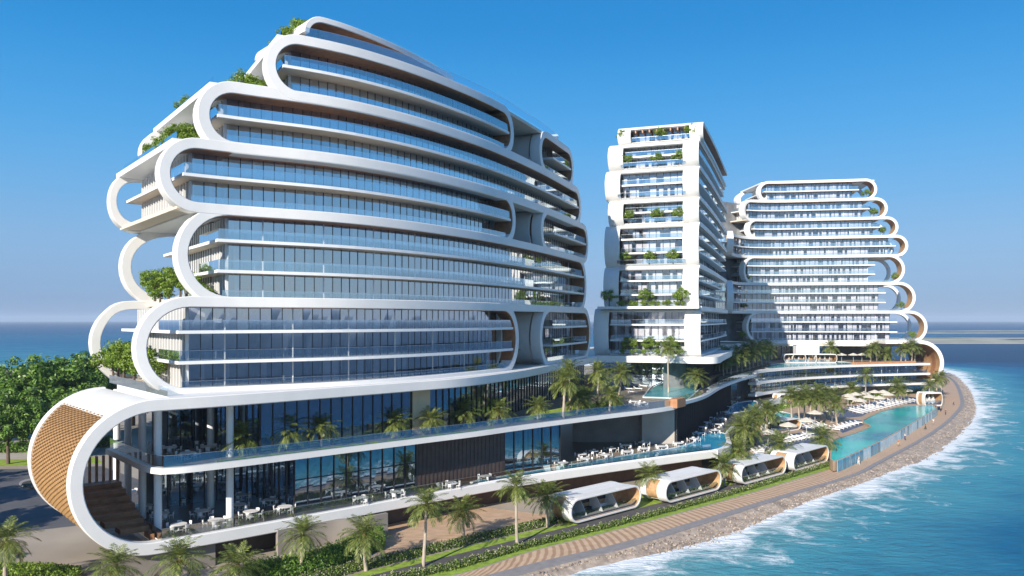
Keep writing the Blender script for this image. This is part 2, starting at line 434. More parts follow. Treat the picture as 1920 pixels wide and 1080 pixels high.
# kerb path along the top of the beach
kk = KERB[3:-1]
kf = Frame(kk, 8)
taper = lambda u: .35 + 1.25 * max(0.0, 1 - max(0, u - 40) / 70)
KIN = [kf.P(u, taper(u)) for u in kf.span(0, kf.len, 4)]
KOUT = [kf.P(u, -.3) for u in kf.span(0, kf.len, 4)]
loft('kerb_path', KIN, KOUT, .012, KERBM, 160)
km = MB()
us = kf.span(0, kf.len, 2)
for a, c in zip(us, us[1:]):
    p0, p1, q0, q1 = kf.P(a, -.3), kf.P(c, -.3), kf.P(a, -.75), kf.P(c, -.75)
    km.box8([(*q0, -.3), (*q1, -.3), (*p1, -.3), (*p0, -.3), (*q0, .16), (*q1, .16), (*p1, .16), (*p0, .16)])
km.build('kerb', KERBM, kind='structure', fixn=True)
PIN = INNER[1:]
PK = [kf.P(u, taper(u)) for u in kf.span(6, kf.len * .93, 4)]
loft('promenade', PIN, PK, .008, PROM, 160)
# beach slopes from the kerb down under the water
BW = [(-60, 8), (-15, 50)] + [G(*q, -.6)[:2] for q in ((1040, 1085), (1175, 1047), (1312, 1022), (1406, 986), (1500, 945), (1594, 912), (1680, 880), (1741, 858), (1775, 834), (1808, 805), (1828, 767), (1815, 728))] + [(236, 430)]
BK = [kf.P(u, -.7) for u in kf.span(-30, kf.len, 4)]
bf = Frame(BW, 8)
def beach_mesh():
    mb = MB(); mrow = 11; rg = random.Random(3)
    W = np.array([bf.P(u) for u in bf.span(0, bf.len, 1.0)])
    us = kf.span(-26, kf.len - 2, 1.6)
    wd = np.array([np.min(np.hypot(W[:, 0] - kf.P(u, -.7)[0], W[:, 1] - kf.P(u, -.7)[1])) for u in us])
    wd = np.convolve(np.pad(wd, 6, mode='edge'), np.ones(13) / 13, 'valid')
    for u, w_ in zip(us, wd):
        for j in range(mrow + 1):
            s_ = j / mrow * 1.7; q = kf.P(u, -.7 - w_ * s_)
            mb.v.append((q[0], q[1], .04 - .65 * s_ + (rg.uniform(-.10, .10) if 0 < j else 0)))
    for i in range(len(us) - 1):
        for j in range(mrow):
            k = i * (mrow + 1) + j; mb.face((k, k + 1, k + mrow + 2, k + mrow + 1))
    o = mb.build('beach', BEACH, smooth=60, kind='structure')
    if sum(q.normal.z for q in o.data.polygons) < 0: o.data.flip_normals()
    return o
beach_mesh()
def stones():
    mb = MB(); rg = random.Random(9)
    W = np.array([bf.P(u) for u in bf.span(0, bf.len, 1.0)])
    for i in range(4600):
        u = 4 + (kf.len * .9 - 4) * rg.random() ** 1.7; q0 = kf.P(u, -.7); w_ = float(np.min(np.hypot(W[:, 0] - q0[0], W[:, 1] - q0[1])))
        s_ = rg.random() ** .75 * 1.15; q = kf.P(u, -1.0 - w_ * s_); z = .04 - .65 * s_
        r = rg.uniform(.05, .15) * (1.9 if rg.random() < .05 else 1); a0 = rg.uniform(0, 6.28); n = 6
        lo = mb.vs([(q[0] + r * rg.uniform(.8, 1.2) * math.cos(a0 + 2 * math.pi * j / n), q[1] + r * rg.uniform(.8, 1.2) * math.sin(a0 + 2 * math.pi * j / n), z - .08) for j in range(n)])
        hi = mb.vs([(q[0] + r * rg.uniform(.4, .7) * math.cos(a0 + 2 * math.pi * j / n), q[1] + r * rg.uniform(.4, .7) * math.sin(a0 + 2 * math.pi * j / n), z + r * rg.uniform(.35, .6)) for j in range(n)])
        for j in range(n): mb.face((lo + j, lo + (j + 1) % n, hi + (j + 1) % n, hi + j))
        mb.face([hi + j for j in range(n)])
    m = bpy.data.materials.new('beach_stones'); t, b = nodes_of(m); g = t.nodes.new('ShaderNodeNewGeometry'); r = t.nodes.new('ShaderNodeValToRGB')
    r.color_ramp.elements[0].color = (.12, .095, .08, 1); r.color_ramp.elements[1].color = (.46, .37, .29, 1)
    t.links.new(g.outputs['Random Per Island'], r.inputs[0]); t.links.new(r.outputs[0], b.inputs['Base Color']); b.inputs['Roughness'].default_value = .8
    mb.build('beach_stones', m, kind='stuff')
stones()

def sea_mesh():
    ZS = -.62
    wl = np.array(resample([(-330, -175), (-150, -62)] + BW + [(230, 470), (150, 500), (-60, 505), (-345, 445), (-400, 120)], 500))
    x0, x1, y0, y1, st = -160, 420, -60, 520, 4.0
    nx, ny = int((x1 - x0) / st) + 1, int((y1 - y0) / st) + 1
    X, Y = np.meshgrid(x0 + st * np.arange(nx), y0 + st * np.arange(ny))
    P = np.stack([X.ravel(), Y.ravel()], 1)
    D = np.full(len(P), 1e9)
    for q in wl: D = np.minimum(D, np.hypot(P[:, 0] - q[0], P[:, 1] - q[1]))
    # inside the land: 0
    ins = np.zeros(len(P), bool); n = len(wl)
    for i in range(n):
        a, c = wl[i], wl[(i + 1) % n]
        cond = (a[1] > P[:, 1]) != (c[1] > P[:, 1])
        with np.errstate(divide='ignore', invalid='ignore'):
            xi = (c[0] - a[0]) * (P[:, 1] - a[1]) / (c[1] - a[1]) + a[0]
        ins ^= cond & (P[:, 0] < xi)
    D[ins] = 0
    v = [(p[0], p[1], ZS) for p in P]; f = []
    for j in range(ny - 1):
        for i in range(nx - 1):
            k = j * nx + i; f.append((k, k + 1, k + nx + 1, k + nx))
    B = 15000.0
    base = len(v)
    v += [(-B, -B, ZS), (B, -B, ZS), (B, B, ZS), (-B, B, ZS)]
    c = [0, nx - 1, ny * nx - 1, (ny - 1) * nx]
    for i in range(4):
        f.append((base + i, base + (i + 1) % 4, c[(i + 1) % 4], c[i]))
    sh = list(D) + [400.0] * 4
    me = bpy.data.meshes.new('sea'); me.from_pydata(v, [], f); me.materials.append(SEA)
    a = me.attributes.new('shore', 'FLOAT', 'POINT'); a.data.foreach_set('value', np.array(sh, np.float32)); me.update()
    o = bpy.data.objects.new('sea', me); COL.objects.link(o); o['kind'] = 'structure'
sea_mesh()

def island(cx, cy, hx, hy, seed, rot=0):
    rg = random.Random(seed); mb = MB(); n = 40
    ph = [rg.uniform(0, 6.28) for _ in range(4)]
    rings = []
    for k, (s, z) in enumerate(((1.0, -2.5), (.93, -.6), (.7, .9), (.35, 1.6))):
        row = []
        for i in range(n):
            a = 2 * math.pi * i / n
            w_ = 1 + .18 * math.sin(2 * a + ph[0]) + .12 * math.sin(3 * a + ph[1]) + .07 * math.sin(7 * a + ph[2])
            row.append((cx + hx * s * w_ * math.cos(a), cy + hy * s * w_ * math.sin(a), z))
        rings.append(mb.vs(row))
    for a, b2 in zip(rings, rings[1:]):
        for i in range(n):
            j = (i + 1) % n; mb.face((a + i, a + j, b2 + j, b2 + i), 0 if b2 != rings[-1] else 1)
    mb.face([rings[-1] + i for i in range(n)], 1)
    return mb.build('island', [mat('island_sand', (.24, .245, .25), .9, .1, .02), mat('island_scrub', (.20, .22, .13), .9, .4, .02)], kind='structure', smooth=70)
for i, (px, py, hx, hy) in enumerate(((1840, 644, 190, 11), (1900, 635, 210, 20), (1800, 625, 260, 22), (1935, 621, 260, 26), (1720, 637, 110, 16), (1890, 640.5, 230, 8))):
    g = G(px, py, -.6); island(g[0], g[1], hx, hy, i)

# ------------------------------------------------------------------ towers
def stadium(fr, uL, uR, zlo, zhi, na=18, step=2.0):
    r = (zhi - zlo) / 2; zc = (zlo + zhi) / 2
    out = [(fr, u, zhi, 0, 1) for u in fr.span(uL + r, uR - r, step)]
    for i in range(1, na):
        a = math.pi / 2 - math.pi * i / na
        out.append((fr, uR - r + r * math.cos(a), zc + r * math.sin(a), math.cos(a), math.sin(a)))
    out += [(fr, u, zlo, 0, -1) for u in fr.span(uR - r, uL + r, step)]
    for i in range(1, na):
        a = -math.pi / 2 - math.pi * i / na
        out.append((fr, uL + r + r * math.cos(a), zc + r * math.sin(a), math.cos(a), math.sin(a)))
    return out

def band_mesh(path, t, d0, d1, closed=True, bev=.07):
    """a flat bar swept along a path lying in the facade: t thick, from d0 to d1 deep, with eased front edges"""
    mb = MB(); n = len(path); cols = []
    prof = [(t / 2, d1), (t / 2, d0 + bev), (t / 2 - bev, d0), (-t / 2 + bev, d0), (-t / 2, d0 + bev), (-t / 2, d1)]
    for fr, u, z, nu, nz_ in path:
        cols.append(mb.vs([fr.P3(u + nu * o, d, z + nz_ * o) for o, d in prof]))
    m = len(prof)
    rng = range(n) if closed else range(n - 1)
    for i in rng:
        a, b2 = cols[i], cols[(i + 1) % n]
        for j in range(m):
            k = (j + 1) % m
            mb.face((a + j, b2 + j, b2 + k, a + k))
    if not closed:
        mb.face([cols[0] + j for j in range(m)]); mb.face([cols[-1] + m - 1 - j for j in range(m)])
    return mb

def liner_mesh(path, off, d0, d1, closed=True, keep=None):
    """a thin lining on the inside of a swept bar"""
    mb = MB(); n = len(path); cols = []
    for fr, u, z, nu, nz_ in path:
        cols.append(mb.vs([fr.P3(u + nu * o, d, z + nz_ * o) for o, d in ((-off, d0), (-off, d1), (-off - .05, d1), (-off - .05, d0))]))
    for i in (range(n) if closed else range(n - 1)):
        if keep and not (keep(path[i]) and keep(path[(i + 1) % n])): continue
        a, b2 = cols[i], cols[(i + 1) % n]
        for j in range(4): mb.face((a + j, b2 + j, b2 + (j + 1) % 4, a + (j + 1) % 4))
    return mb

def slab_mesh(fr, a, b, d0, d1, z0, z1, step=2.5, mb=None, m=0):
    mb = mb or MB(); us = fr.span(a, b, step); cols = []
    for u in us:
        cols.append(mb.vs([fr.P3(u, d0, z0), fr.P3(u, d1, z0), fr.P3(u, d1, z1), fr.P3(u, d0, z1)]))
    for p, q in zip(cols, cols[1:]):
        for j in range(4): mb.face((p + j, p + (j + 1) % 4, q + (j + 1) % 4, q + j), m)
    mb.face([cols[0] + j for j in (3, 2, 1, 0)], m); mb.face([cols[-1] + j for j in range(4)], m)
    return mb

def curtain_mesh(fr, a, b, d, z0, z1, pane, rng, every=3, curtain=.45, fin=.04, mw=.09, tilt=.012, transom=None, transoms=(), white_every=0):
    """glazing: one slightly tilted pane per bay (0), mullions (1), curtains (2) and blinds (3) behind it, white posts (4)"""
    mb = MB(); n = max(1, int(round((b - a) / pane))); p = (b - a) / n
    mw_u = mw / 2
    for i in range(n):
        u0, u1 = a + p * i, a + p * (i + 1)
        e = [rng.uniform(-tilt, tilt) for _ in range(4)]
        mb.quad(fr.P3(u0, d + e[0], z0), fr.P3(u1, d + e[1], z0), fr.P3(u1, d + e[2], z1), fr.P3(u0, d + e[3], z1), 0)
        if rng.random() < curtain:
            w0, w1 = u0 + .04, u1 - .04
            mode = rng.random()
            if mode < .35: w1 = u0 + (u1 - u0) * rng.uniform(.35, .7)
            elif mode < .6: w0 = u1 - (u1 - u0) * rng.uniform(.35, .7)
            mb.quad(fr.P3(w0, d + .3, z0 + .02), fr.P3(w1, d + .3, z0 + .02), fr.P3(w1, d + .3, z1 - .02), fr.P3(w0, d + .3, z1 - .02), 2)
        elif rng.random() < .45:
            zz = z0 + (z1 - z0) * rng.uniform(.25, .5)
            mb.quad(fr.P3(u0 + .1, d + 1.2, z0 + .02), fr.P3(u1 - .1, d + 1.2, z0 + .02), fr.P3(u1 - .1, d + 1.2, zz), fr.P3(u0 + .1, d + 1.2, zz), 3)
    for i in range(n + 1):
        u = a + p * i
        big = white_every and i % white_every == 0 and i % 6 != 0
        hw = mw_u * (1.7 if big else 1); ff = fin * (1.2 if big else 1)
        mm = 4 if big else 1
        q = [fr.P3(u - hw, d + .03, z0), fr.P3(u - hw, d - ff, z0), fr.P3(u + hw, d - ff, z0), fr.P3(u + hw, d + .03, z0)]
        k = mb.vs(q + [(x, y, z1) for x, y, z in q])
        for j in range(4): mb.face((k + j, k + (j + 1) % 4, k + 4 + (j + 1) % 4, k + 4 + j), mm)
    for tz in transoms:
        for u0, u1 in zip(fr.span(a, b, 3)[:-1], fr.span(a, b, 3)[1:]):
            mb.quad(fr.P3(u0, d - fin * .8, tz), fr.P3(u1, d - fin * .8, tz), fr.P3(u1, d - fin * .8, tz + .08), fr.P3(u0, d - fin * .8, tz + .08), 1)
    return mb
CWM = [GL_T, MULL, CURT, CURTD, WHITE2]
CWR = [GL_R, MULL, CURT, CURTD, WHITE2]
CWP = [GL_P, MULL, CURT, CURTD, WHITE2]

def rail_mesh(fr, a, b, d, z0, h=1.15, step=1.6, ends=()):
    """frameless glass balustrade (0) with a slim handrail (1); ends: depths to which it turns back"""
    mb = MB(); us = fr.span(a, b, step)
    for u0, u1 in zip(us, us[1:]):
        g = .012
        mb.quad(fr.P3(u0 + g, d, z0), fr.P3(u1 - g, d, z0), fr.P3(u1 - g, d, z0 + h), fr.P3(u0 + g, d, z0 + h), 0)
        mb.box8([fr.P3(u0, d - .02, z0 + h), fr.P3(u1, d - .02, z0 + h), fr.P3(u1, d + .02, z0 + h), fr.P3(u0, d + .02, z0 + h),
                 fr.P3(u0, d - .02, z0 + h + .03), fr.P3(u1, d - .02, z0 + h + .03), fr.P3(u1, d + .02, z0 + h + .03), fr.P3(u0, d + .02, z0 + h + .03)], 1)
    for (u, dd) in ends:
        n = max(1, int(abs(dd - d) / 1.8))
        for i in range(n):
            e0, e1 = d + (dd - d) * i / n + .012, d + (dd - d) * (i + 1) / n - .012
            mb.quad(fr.P3(u, e0, z0), fr.P3(u, e1, z0), fr.P3(u, e1, z0 + h), fr.P3(u, e0, z0 + h), 0)
    return mb
STEEL = mat('brushed_steel', (.55, .57, .60), .3, metal=.8)
RLM = [GL_B, STEEL]

def end_wall_mesh(fr, u, d0, d1, z0, z1, pitch=.62, side=-1):
    """end glazing across the depth of the block (0) behind upright white fins (1) with dark frames (2)"""
    mb = MB(); n = max(2, int((d1 - d0) / pitch)); p = (d1 - d0) / n
    for i in range(n):
        mb.quad(fr.P3(u, d0 + p * i, z0), fr.P3(u, d0 + p * (i + 1), z0), fr.P3(u, d0 + p * (i + 1), z1), fr.P3(u, d0 + p * i, z1), 0)
    for i in range(n + 1):
        dd = d0 + p * i
        w_, m = (.09, 1) if i % 2 == 0 else (.05, 2)
        ff = .32 if i % 2 == 0 else .12
        q = [fr.P3(u + .02, dd - w_, z0), fr.P3(u + side * ff, dd - w_, z0), fr.P3(u + side * ff, dd + w_, z0), fr.P3(u + .02, dd + w_, z0)]
        k = mb.vs(q + [(x, y, z1) for x, y, z in q])
        for j in range(4): mb.face((k + j, k + (j + 1) % 4, k + 4 + (j + 1) % 4, k + 4 + j), m)
    return mb
EWM = [GL_T, WHITE2, MULL]

def module(root, fr, uL, uR, zlo, zhi, nf, gL, gR, depth, rng, t=1.22, dd=0.0, bd=1.9, gd=2.3, pane=1.33, soff=WOOD,
           back=True, backR=None, white_every=3, plateL=None, step=2.0, rightwall=0, curtain=.4, fins=True, glaz=None, roofL=False):
    """one storey-group of a tower: ribbon loop, lining, floor plates, glazing, balustrades, end fins"""
    path = stadium(fr, uL + t / 2, uR - t / 2, zlo, zhi, step=step)
    rb = band_mesh(path, t, dd, bd + dd, True).build('ribbon_loop', WHITE, root, smooth=35, fixn=True)
    zc = (zlo + zhi) / 2; r = (zhi - zlo) / 2
    rr2 = r * 1.15
    liner_mesh(path, t / 2 + .004, dd + .10, max(gd + .3, bd + dd), True, keep=lambda q: q[2] > zc - r * .35 and q[1] < uR - rr2).build('soffit_lining', soff, rb, smooth=40, fixn=True)
    liner_mesh(path, t / 2 + .004, dd + .10, max(gd + .3, bd + dd + rightwall), True, keep=lambda q: q[2] > zc - r * .8 and q[1] >= uR - rr2 - 2.2).build('soffit_lining', soff, rb, smooth=40, fixn=True)
    if back:
        bR = uR if backR is None else backR
        bp_ = stadium(fr, uL + t / 2, bR, zlo, zhi, step=4)
        band_mesh(bp_, t, depth - bd + dd, depth + dd, True).build('ribbon_loop', WHITE, root, smooth=35, fixn=True)
    fh = (zhi - zlo) / nf
    if roofL:   # the top plate reaches out to the loops at the left end, with a glass rail round its edge
        rf = .42 if roofL is True else roofL
        slab_mesh(fr, uL + r * rf, gL + 6, .4, depth - .2, zhi - .40, zhi + .30, 2).build('roof_plate', [WHITE2, WHITE2], root)
        g_ = MB(); nq = int((depth - 3) / 2.2)
        for i in range(nq):
            a_ = 1.5 + (depth - 3) * i / nq; b_ = 1.5 + (depth - 3) * (i + 1) / nq - .03; ue = uL + r * (rf + .2)
            g_.quad(fr.P3(ue, a_, zhi + .3), fr.P3(ue, b_, zhi + .3), fr.P3(ue, b_, zhi + 1.35), fr.P3(ue, a_, zhi + 1.35))
        g_.build('balustrade', RLM, root)
    pL = plateL if plateL is not None else uL + r * .55
    # bottom plate
    slab_mesh(fr, pL, uR - r * .5, .35, depth - .4, zlo - .22, zlo + .24, 3).build('floor_slab', [BEIGE], root)
    for k in range(nf):
        z0 = zlo + fh * k + (.24 if k == 0 else .18); z1 = zlo + fh * (k + 1) - (t / 2 + .02 if k == nf - 1 else .22)
        if k == nf - 1: z1 = zhi - t / 2 - .03
        if k == 0: zr = zlo + t / 2 - .1
        else: zr = z0
        if k > 0:
            zs = zlo + fh * k
            s = slab_mesh(fr, gL - 1.7, min(gR + 2.2, uR - t - .4), .12 + dd, depth - 1.0, zs - .16, zs + .20, 2.5)
            s.build('floor_slab', [WHITE2], root)
            slab_mesh(fr, gL - 1.6, min(gR + 2.1, uR - t - .5), .22 + dd, depth - 1.1, zs - .20, zs - .15, 2.5).build('soffit_panel', [BEIGE], root)
        curtain_mesh(fr, gL, gR, gd, z0, z1, pane, rng, curtain=curtain, white_every=white_every).build('curtain_wall', glaz or CWM, root)
        ra = max(gL - 1.55, uL + (r * .6 if k == 0 else t + .3)) if k > 0 else uL + r * .95
        rail_mesh(fr, ra, min(gR + 2.0, uR - t - .6) if k > 0 else uR - r * .95, .3 + dd, zr, 1.2 if k > 0 else .85, ends=((ra, 9.0),) if k > 0 else ()).build('balustrade', RLM, root)
        if fins:
            end_wall_mesh(fr, gL, gd, depth - 3.2, z0, z1).build('finned_end_wall', EWM, root)
    # room partitions behind the glass
    pw = MB(); us = fr.span(gL + .3, gR - .3, 3.9)
    for a, b2 in zip(us, us[1:]):
        pw.quad(fr.P3(a, gd + 4.5, zlo + .3), fr.P3(b2, gd + 4.5, zlo + .3), fr.P3(b2, gd + 4.5, zhi - .3), fr.P3(a, gd + 4.5, zhi - .3))
        pw.quad(fr.P3(a, gd + .25, zlo + .3), fr.P3(a, gd + 4.5, zlo + .3), fr.P3(a, gd + 4.5, zhi - .3), fr.P3(a, gd + .25, zhi - .3))
    pw.build('partition_wall', INTER, root)
    # solid end behind the last bay
    e = MB(); e.quad(fr.P3(gR, gd, zlo + .2), fr.P3(gR, depth - 3, zlo + .2), fr.P3(gR, depth - 3, zhi - .2), fr.P3(gR, gd, zhi - .2))
    e.build('end_wall', BROWN, root)
    return rb

TW = Frame([(-46.5, 83.8), (-39.7, 88.9), (-32.9, 94), (-23.9, 99.5), (-18.1, 104.5), (-11.9, 112), (-4.9, 123), (0, 133), (5.9, 147), (10.7, 160), (16.4, 176)])
def up(px, d=0): return TW.upx(px, d, -12, 125)
L0, L1, L2, L3, L4, L5, L6 = 18.6, 29.1, 39.9, 47.3, 54.4, 61.4, 64.9
left_tower = empty('hotel_tower', (*TW.P(40, 12), 0), 0, 'large curved white hotel tower of stacked rounded ribbons with blue glass, left of the photo', 'building', 'white ribbon hotel towers')
def keep_world(root):
    """children are meshed in world space: hold them still under a placed root"""
    inv = Matrix.Translation(root.location).inverted()
    for ch in root.children: ch.matrix_parent_inverse = inv
rg = random.Random(11)
DEP = 29.0
# storey groups: left end px, right end px, levels, floors, first glazed px
gap1, gap2 = up(968), up(1013)
module(left_tower, TW, up(252), up(973), L0, L1, 3, up(352, 2.3), up(930, 2.3), DEP, rg, roofL=1.5, dd=0, soff=WOOD, backR=up(700))
module(left_tower, TW, up(1013), up(1108), L0, L1, 3, up(1022, 2.3), up(1078, 2.3), DEP, rg, dd=0, back=False, plateL=up(1016), rightwall=6, fins=False)
module(left_tower, TW, up(331), up(1100), L1, L2, 3, up(428, 2.3), up(1072, 2.3), DEP, rg, roofL=True, dd=.03, t=1.25, backR=up(700), rightwall=6)
module(left_tower, TW, up(297), up(967), L2, L3, 2, up(363, 2.3), up(925, 2.3), DEP, rg, roofL=True, dd=0, gd=3.0, white_every=0, backR=up(700))
module(left_tower, TW, up(1015), up(1103), L2, L3, 2, up(1024, 2.3), up(1080, 2.3), DEP, rg, dd=0, gd=3.0, white_every=0, back=False, plateL=up(1018), rightwall=6, fins=False)
module(left_tower, TW, up(370), up(1090), L3, L4, 2, up(426, 2.3), up(1062, 2.3), DEP, rg, roofL=True, dd=.03, gd=3.0, white_every=0, t=1.38, backR=up(700), rightwall=6)
module(left_tower, TW, up(499), up(964), L4, L5, 2, up(548, 2.3), up(925, 2.3), DEP, rg, roofL=True, dd=0, gd=3.0, white_every=0, backR=up(800))
module(left_tower, TW, up(1012), up(1076), L4, L5, 2, up(1022, 2.3), up(1058, 2.3), DEP, rg, dd=0, gd=3.0, white_every=0, back=False, plateL=up(1014), rightwall=6, fins=False)
# roof plate over everything, penthouse canopy
slab_mesh(TW, up(530), up(1074), .4, DEP - .5, L5 - .2, L5 + .3, 3).build('roof_slab', [BEIGE], left_tower)
rail_mesh(TW, up(575), up(1050), .35, L5 + .65, 1.1).build('balustrade', RLM, left_tower)
PH = Frame([TW.P(u, 1.0 + max(0, (u - up(600))) * .13) for u in TW.span(up(578), up(900), 5)])
hl = PH.len
path = [(PH, 0.2 + 2.2 * (1 - math.cos(a)), L6 - 2.0 + 2.0 * math.sin(a), -math.cos(a), math.sin(a)) for a in [math.pi / 2 * i / 8 for i in range(9)]] + [(PH, u, L6, 0, 1) for u in PH.span(3, hl, 2)]
band_mesh(path, .75, 0, 15, False).build('penthouse_canopy', WHITE, left_tower, smooth=35, fixn=True)
liner_mesh(path, .38, .15, 15, False).build('soffit_lining', WOOD, left_tower, smooth=40, fixn=True)
curtain_mesh(PH, 4, hl - 3, 4.5, L5 + .3, L6 - .45, 1.5, rg, white_every=4).build('curtain_wall', CWM, left_tower)
# recesses between the two halves of the split groups: back walls
for za, zb in ((L0, L1), (L2, L3), (L4, L5)):
    e = MB(); us = TW.span(gap1 - 2, gap2 + 2, 2)
    for a, b2 in zip(us, us[1:]): e.quad(TW.P3(a, 11, za), TW.P3(b2, 11, za), TW.P3(b2, 11, zb), TW.P3(a, 11, zb))
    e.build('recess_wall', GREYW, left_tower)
    slab_mesh(TW, gap1 - 3, gap2 + 3, .5, 12, za - .25, za + .24, 2).build('terrace_slab', [CONC], left_tower)
    r = (zb - za) / 2
    for uu, sgn in ((gap1, 1), (gap2, -1)):
        # rounded flank of each half runs deep into the recess
        pth = []
        for i in range(19):
            a = math.pi / 2 - math.pi * i / 18
            cu = uu - sgn * r
            pth.append((TW, cu + sgn * (r - .7) * math.cos(a), (za + zb) / 2 + (r) * math.sin(a), sgn * math.cos(a), math.sin(a)))
        band_mesh(pth, .5, 2.35, 12, False, .02).build('flank_wall', WHITE, left_tower, smooth=40, fixn=True)
# service core and back wall so that the block is closed
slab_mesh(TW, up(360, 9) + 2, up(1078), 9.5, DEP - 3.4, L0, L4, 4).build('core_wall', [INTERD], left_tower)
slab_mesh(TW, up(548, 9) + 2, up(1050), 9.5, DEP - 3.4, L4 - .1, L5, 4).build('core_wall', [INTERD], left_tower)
keep_world(left_tower)

# middle tower: the loops run along its long side and their round ends face the camera
MT = Frame([(41.5, 178.0), (51.5, 205.5), (61, 233), (70, 259), (76, 276)])
mid_tower = empty('hotel_tower', (*MT.P(40, 10), 0), 0, 'narrow tall white hotel tower with planted balconies, between the two others', 'building', 'white ribbon hotel towers')
def mu(px): return 0
rg = random.Random(12)
MLV = [18.6, 29.6, 39.2, 48.8, 54.7, 61.6, 67.6, 71.8]
MNF = [3, 3, 3, 2, 2, 2, 1]
MOFF = [0.2, 0.0, .1, .5, .35, .3, 1.6]
MW = [(-.4, 24.0), (0, 21.6), (0, 21.4), (0, 20.6), (0, 21.3), (0, 20.6), (-.8, 18.6)]
MEND = [78, 66, 80, 70, 82, 72, 70]
for k in range(7):
    za, zb = MLV[k], MLV[k + 1]; r = (zb - za) / 2 - .09; zc = (za + zb) / 2; u0 = MOFF[k]; d0, d1 = MW[k]
    uE = MEND[k]; nf = MNF[k]; fh = (zb - za) / nf
    rb_ = min(r, 2.4)
    # the end shell: bulging profile, built as wide strips left and right of the opening and rails above and below
    prof = []
    nn = 20
    for i in range(nn + 1):
        a = math.pi / 2 - math.pi * i / nn
        cu = abs(math.cos(a)) ** .9
        prof.append((MT, u0 + 2.4 * (1 - cu), zc + r * math.sin(a), -math.cos(a), math.sin(a) * .6))
    oL, oR = d1 - 3.5, d0 + 3.5
    if k == 6: oL, oR = d1 - 3.0, d0 + 3.0
    for (e0, e1) in ((d0, oR), (oL, d1)):
        band_mesh(prof, .5, e0, e1, False, .05).build('end_pier', WHITE, mid_tower, smooth=45, fixn=True)
    tp = [q for q in prof if q[2] > zb - .95]; bt = [q for q in prof if q[2] < za + .62]
    for part in (tp, bt):
        if len(part) > 1:
            band_mesh(part, .46, oR - .05, oL + .05, False, .02).build('end_spandrel', WHITE, mid_tower, smooth=45, fixn=True)
    # roof and floor plates of the group
    rp = MB()
    for zz0, zz1 in ((zb - .7, zb - .02), (za + .02, za + .6)):
        slab_mesh(MT, u0 + 1.6, uE, d0 + .25, d1 - .25, zz0, zz1, 6).build('floor_slab', [WHITE2], mid_tower)
    # floors, glazing and balustrades seen through the opening
    endf = Frame([MT.P(u0 + 2.6, oL), MT.P(u0 + 2.6, (oL + oR) / 2), MT.P(u0 + 2.6, oR)])
    W_ = endf.len
    for f_ in range(nf):
        z0 = za + fh * f_ + (.6 if f_ == 0 else .15); z1 = za + fh * (f_ + 1) - (.75 if f_ == nf - 1 else .2)
        set_ = .0 if not (f_ == 0 and nf > 1 and k != 4) else .6
        curtain_mesh(endf, 0.05, W_ - .05, set_, z0, z1, 1.55, rg, curtain=.8, white_every=0).build('curtain_wall', CWR, mid_tower)
        if f_ > 0:
            zs = za + fh * f_
            slab_mesh(endf, 0.03, W_ - .03, -1.35, 6, zs - .2, zs + .15, 5).build('floor_slab', [WHITE2], mid_tower)
            rail_mesh(endf, 0.1, W_ - .1, -1.25, zs + .15, 1.0).build('balustrade', RLM, mid_tower)
        else:
            rail_mesh(endf, -.6 if nf > 1 else 0, W_ + (.6 if nf > 1 else 0), -2.35 if u0 < .4 else -2.0, za + .75, .8).build('balustrade', RLM, mid_tower)
    e = MB(); e.quad(endf.P3(0, 5, za + .5), endf.P3(W_, 5, za + .5), endf.P3(W_, 5, zb - .5), endf.P3(0, 5, zb - .5))
    for f_ in range(5):
        q = W_ * f_ / 4; e.quad(endf.P3(q, .7, za + .5), endf.P3(q, 5, za + .5), endf.P3(q, 5, zb - .5), endf.P3(q, .7, zb - .5))
    e.build('partition_wall', INTER, mid_tower)
    # left flank wall (never in front view, closes the block)
    fl = MB(); fl.quad(MT.P3(u0 + 2, d1 - .1, za), MT.P3(uE, d1 - .1, za), MT.P3(uE, d1 - .1, zb), MT.P3(u0 + 2, d1 - .1, zb))
    fl.build('flank_wall', WHITE, mid_tower)
    # long side: ribbon loop, slabs, glazing
    if k < 6:
        for zz in (zb, za):
            line = [(MT, u, zz, 0, 1) for u in MT.span(u0 + 1.75, uE, 4)]
            band_mesh(line, 1.1 + .04 * (k % 2), d0 - .05 - (.04 if k % 2 else 0), d0 + 2.2, False).build('ribbon_band', WHITE, mid_tower, smooth=35, fixn=True)
        liner_mesh([(MT, u, zb, 0, 1) for u in MT.span(u0 + 1.75, uE, 4)], .58, d0 + .1, d0 + 2.6, False).build('soffit_lining', WOOD, mid_tower, smooth=40, fixn=True)
    else:
        band_mesh([(MT, u, zb - .4, 0, 1) for u in MT.span(u0 + 1.8, uE, 4)], .8, d0 - .02, d0 + 2.4, False).build('roof_edge', WHITE, mid_tower, fixn=True)
        liner_mesh([(MT, u, zb - .4, 0, 1) for u in MT.span(u0 + 1.8, uE, 4)], .405, d0 + .1, d0 + 3, False).build('soffit_lining', WOOD, mid_tower, fixn=True)
    for f_ in range(nf):
        z0 = za + fh * f_ + .3; z1 = za + fh * (f_ + 1) - .25
        curtain_mesh(MT, u0 + 2.4, uE - 4, d0 + 2.0, z0, z1, 1.5, rg, curtain=.35, white_every=4).build('curtain_wall', CWM, mid_tower)
        if f_ > 0:
            zs = za + fh * f_
            slab_mesh(MT, u0 + 2.2, uE - 2.4, d0 + .1, d0 + 6, zs - .2, zs + .17, 4).build('floor_slab', [WHITE2], mid_tower)
            rail_mesh(MT, u0 + 2.9, uE - 2.6, d0 + .25, zs + .17, 1.1).build('balustrade', RLM, mid_tower)
    slab_mesh(MT, u0 + 8.5, uE - 5, d0 + 6.2, d1 - 4, za, zb - .03, 10).build('core_wall', [INTERD], mid_tower)
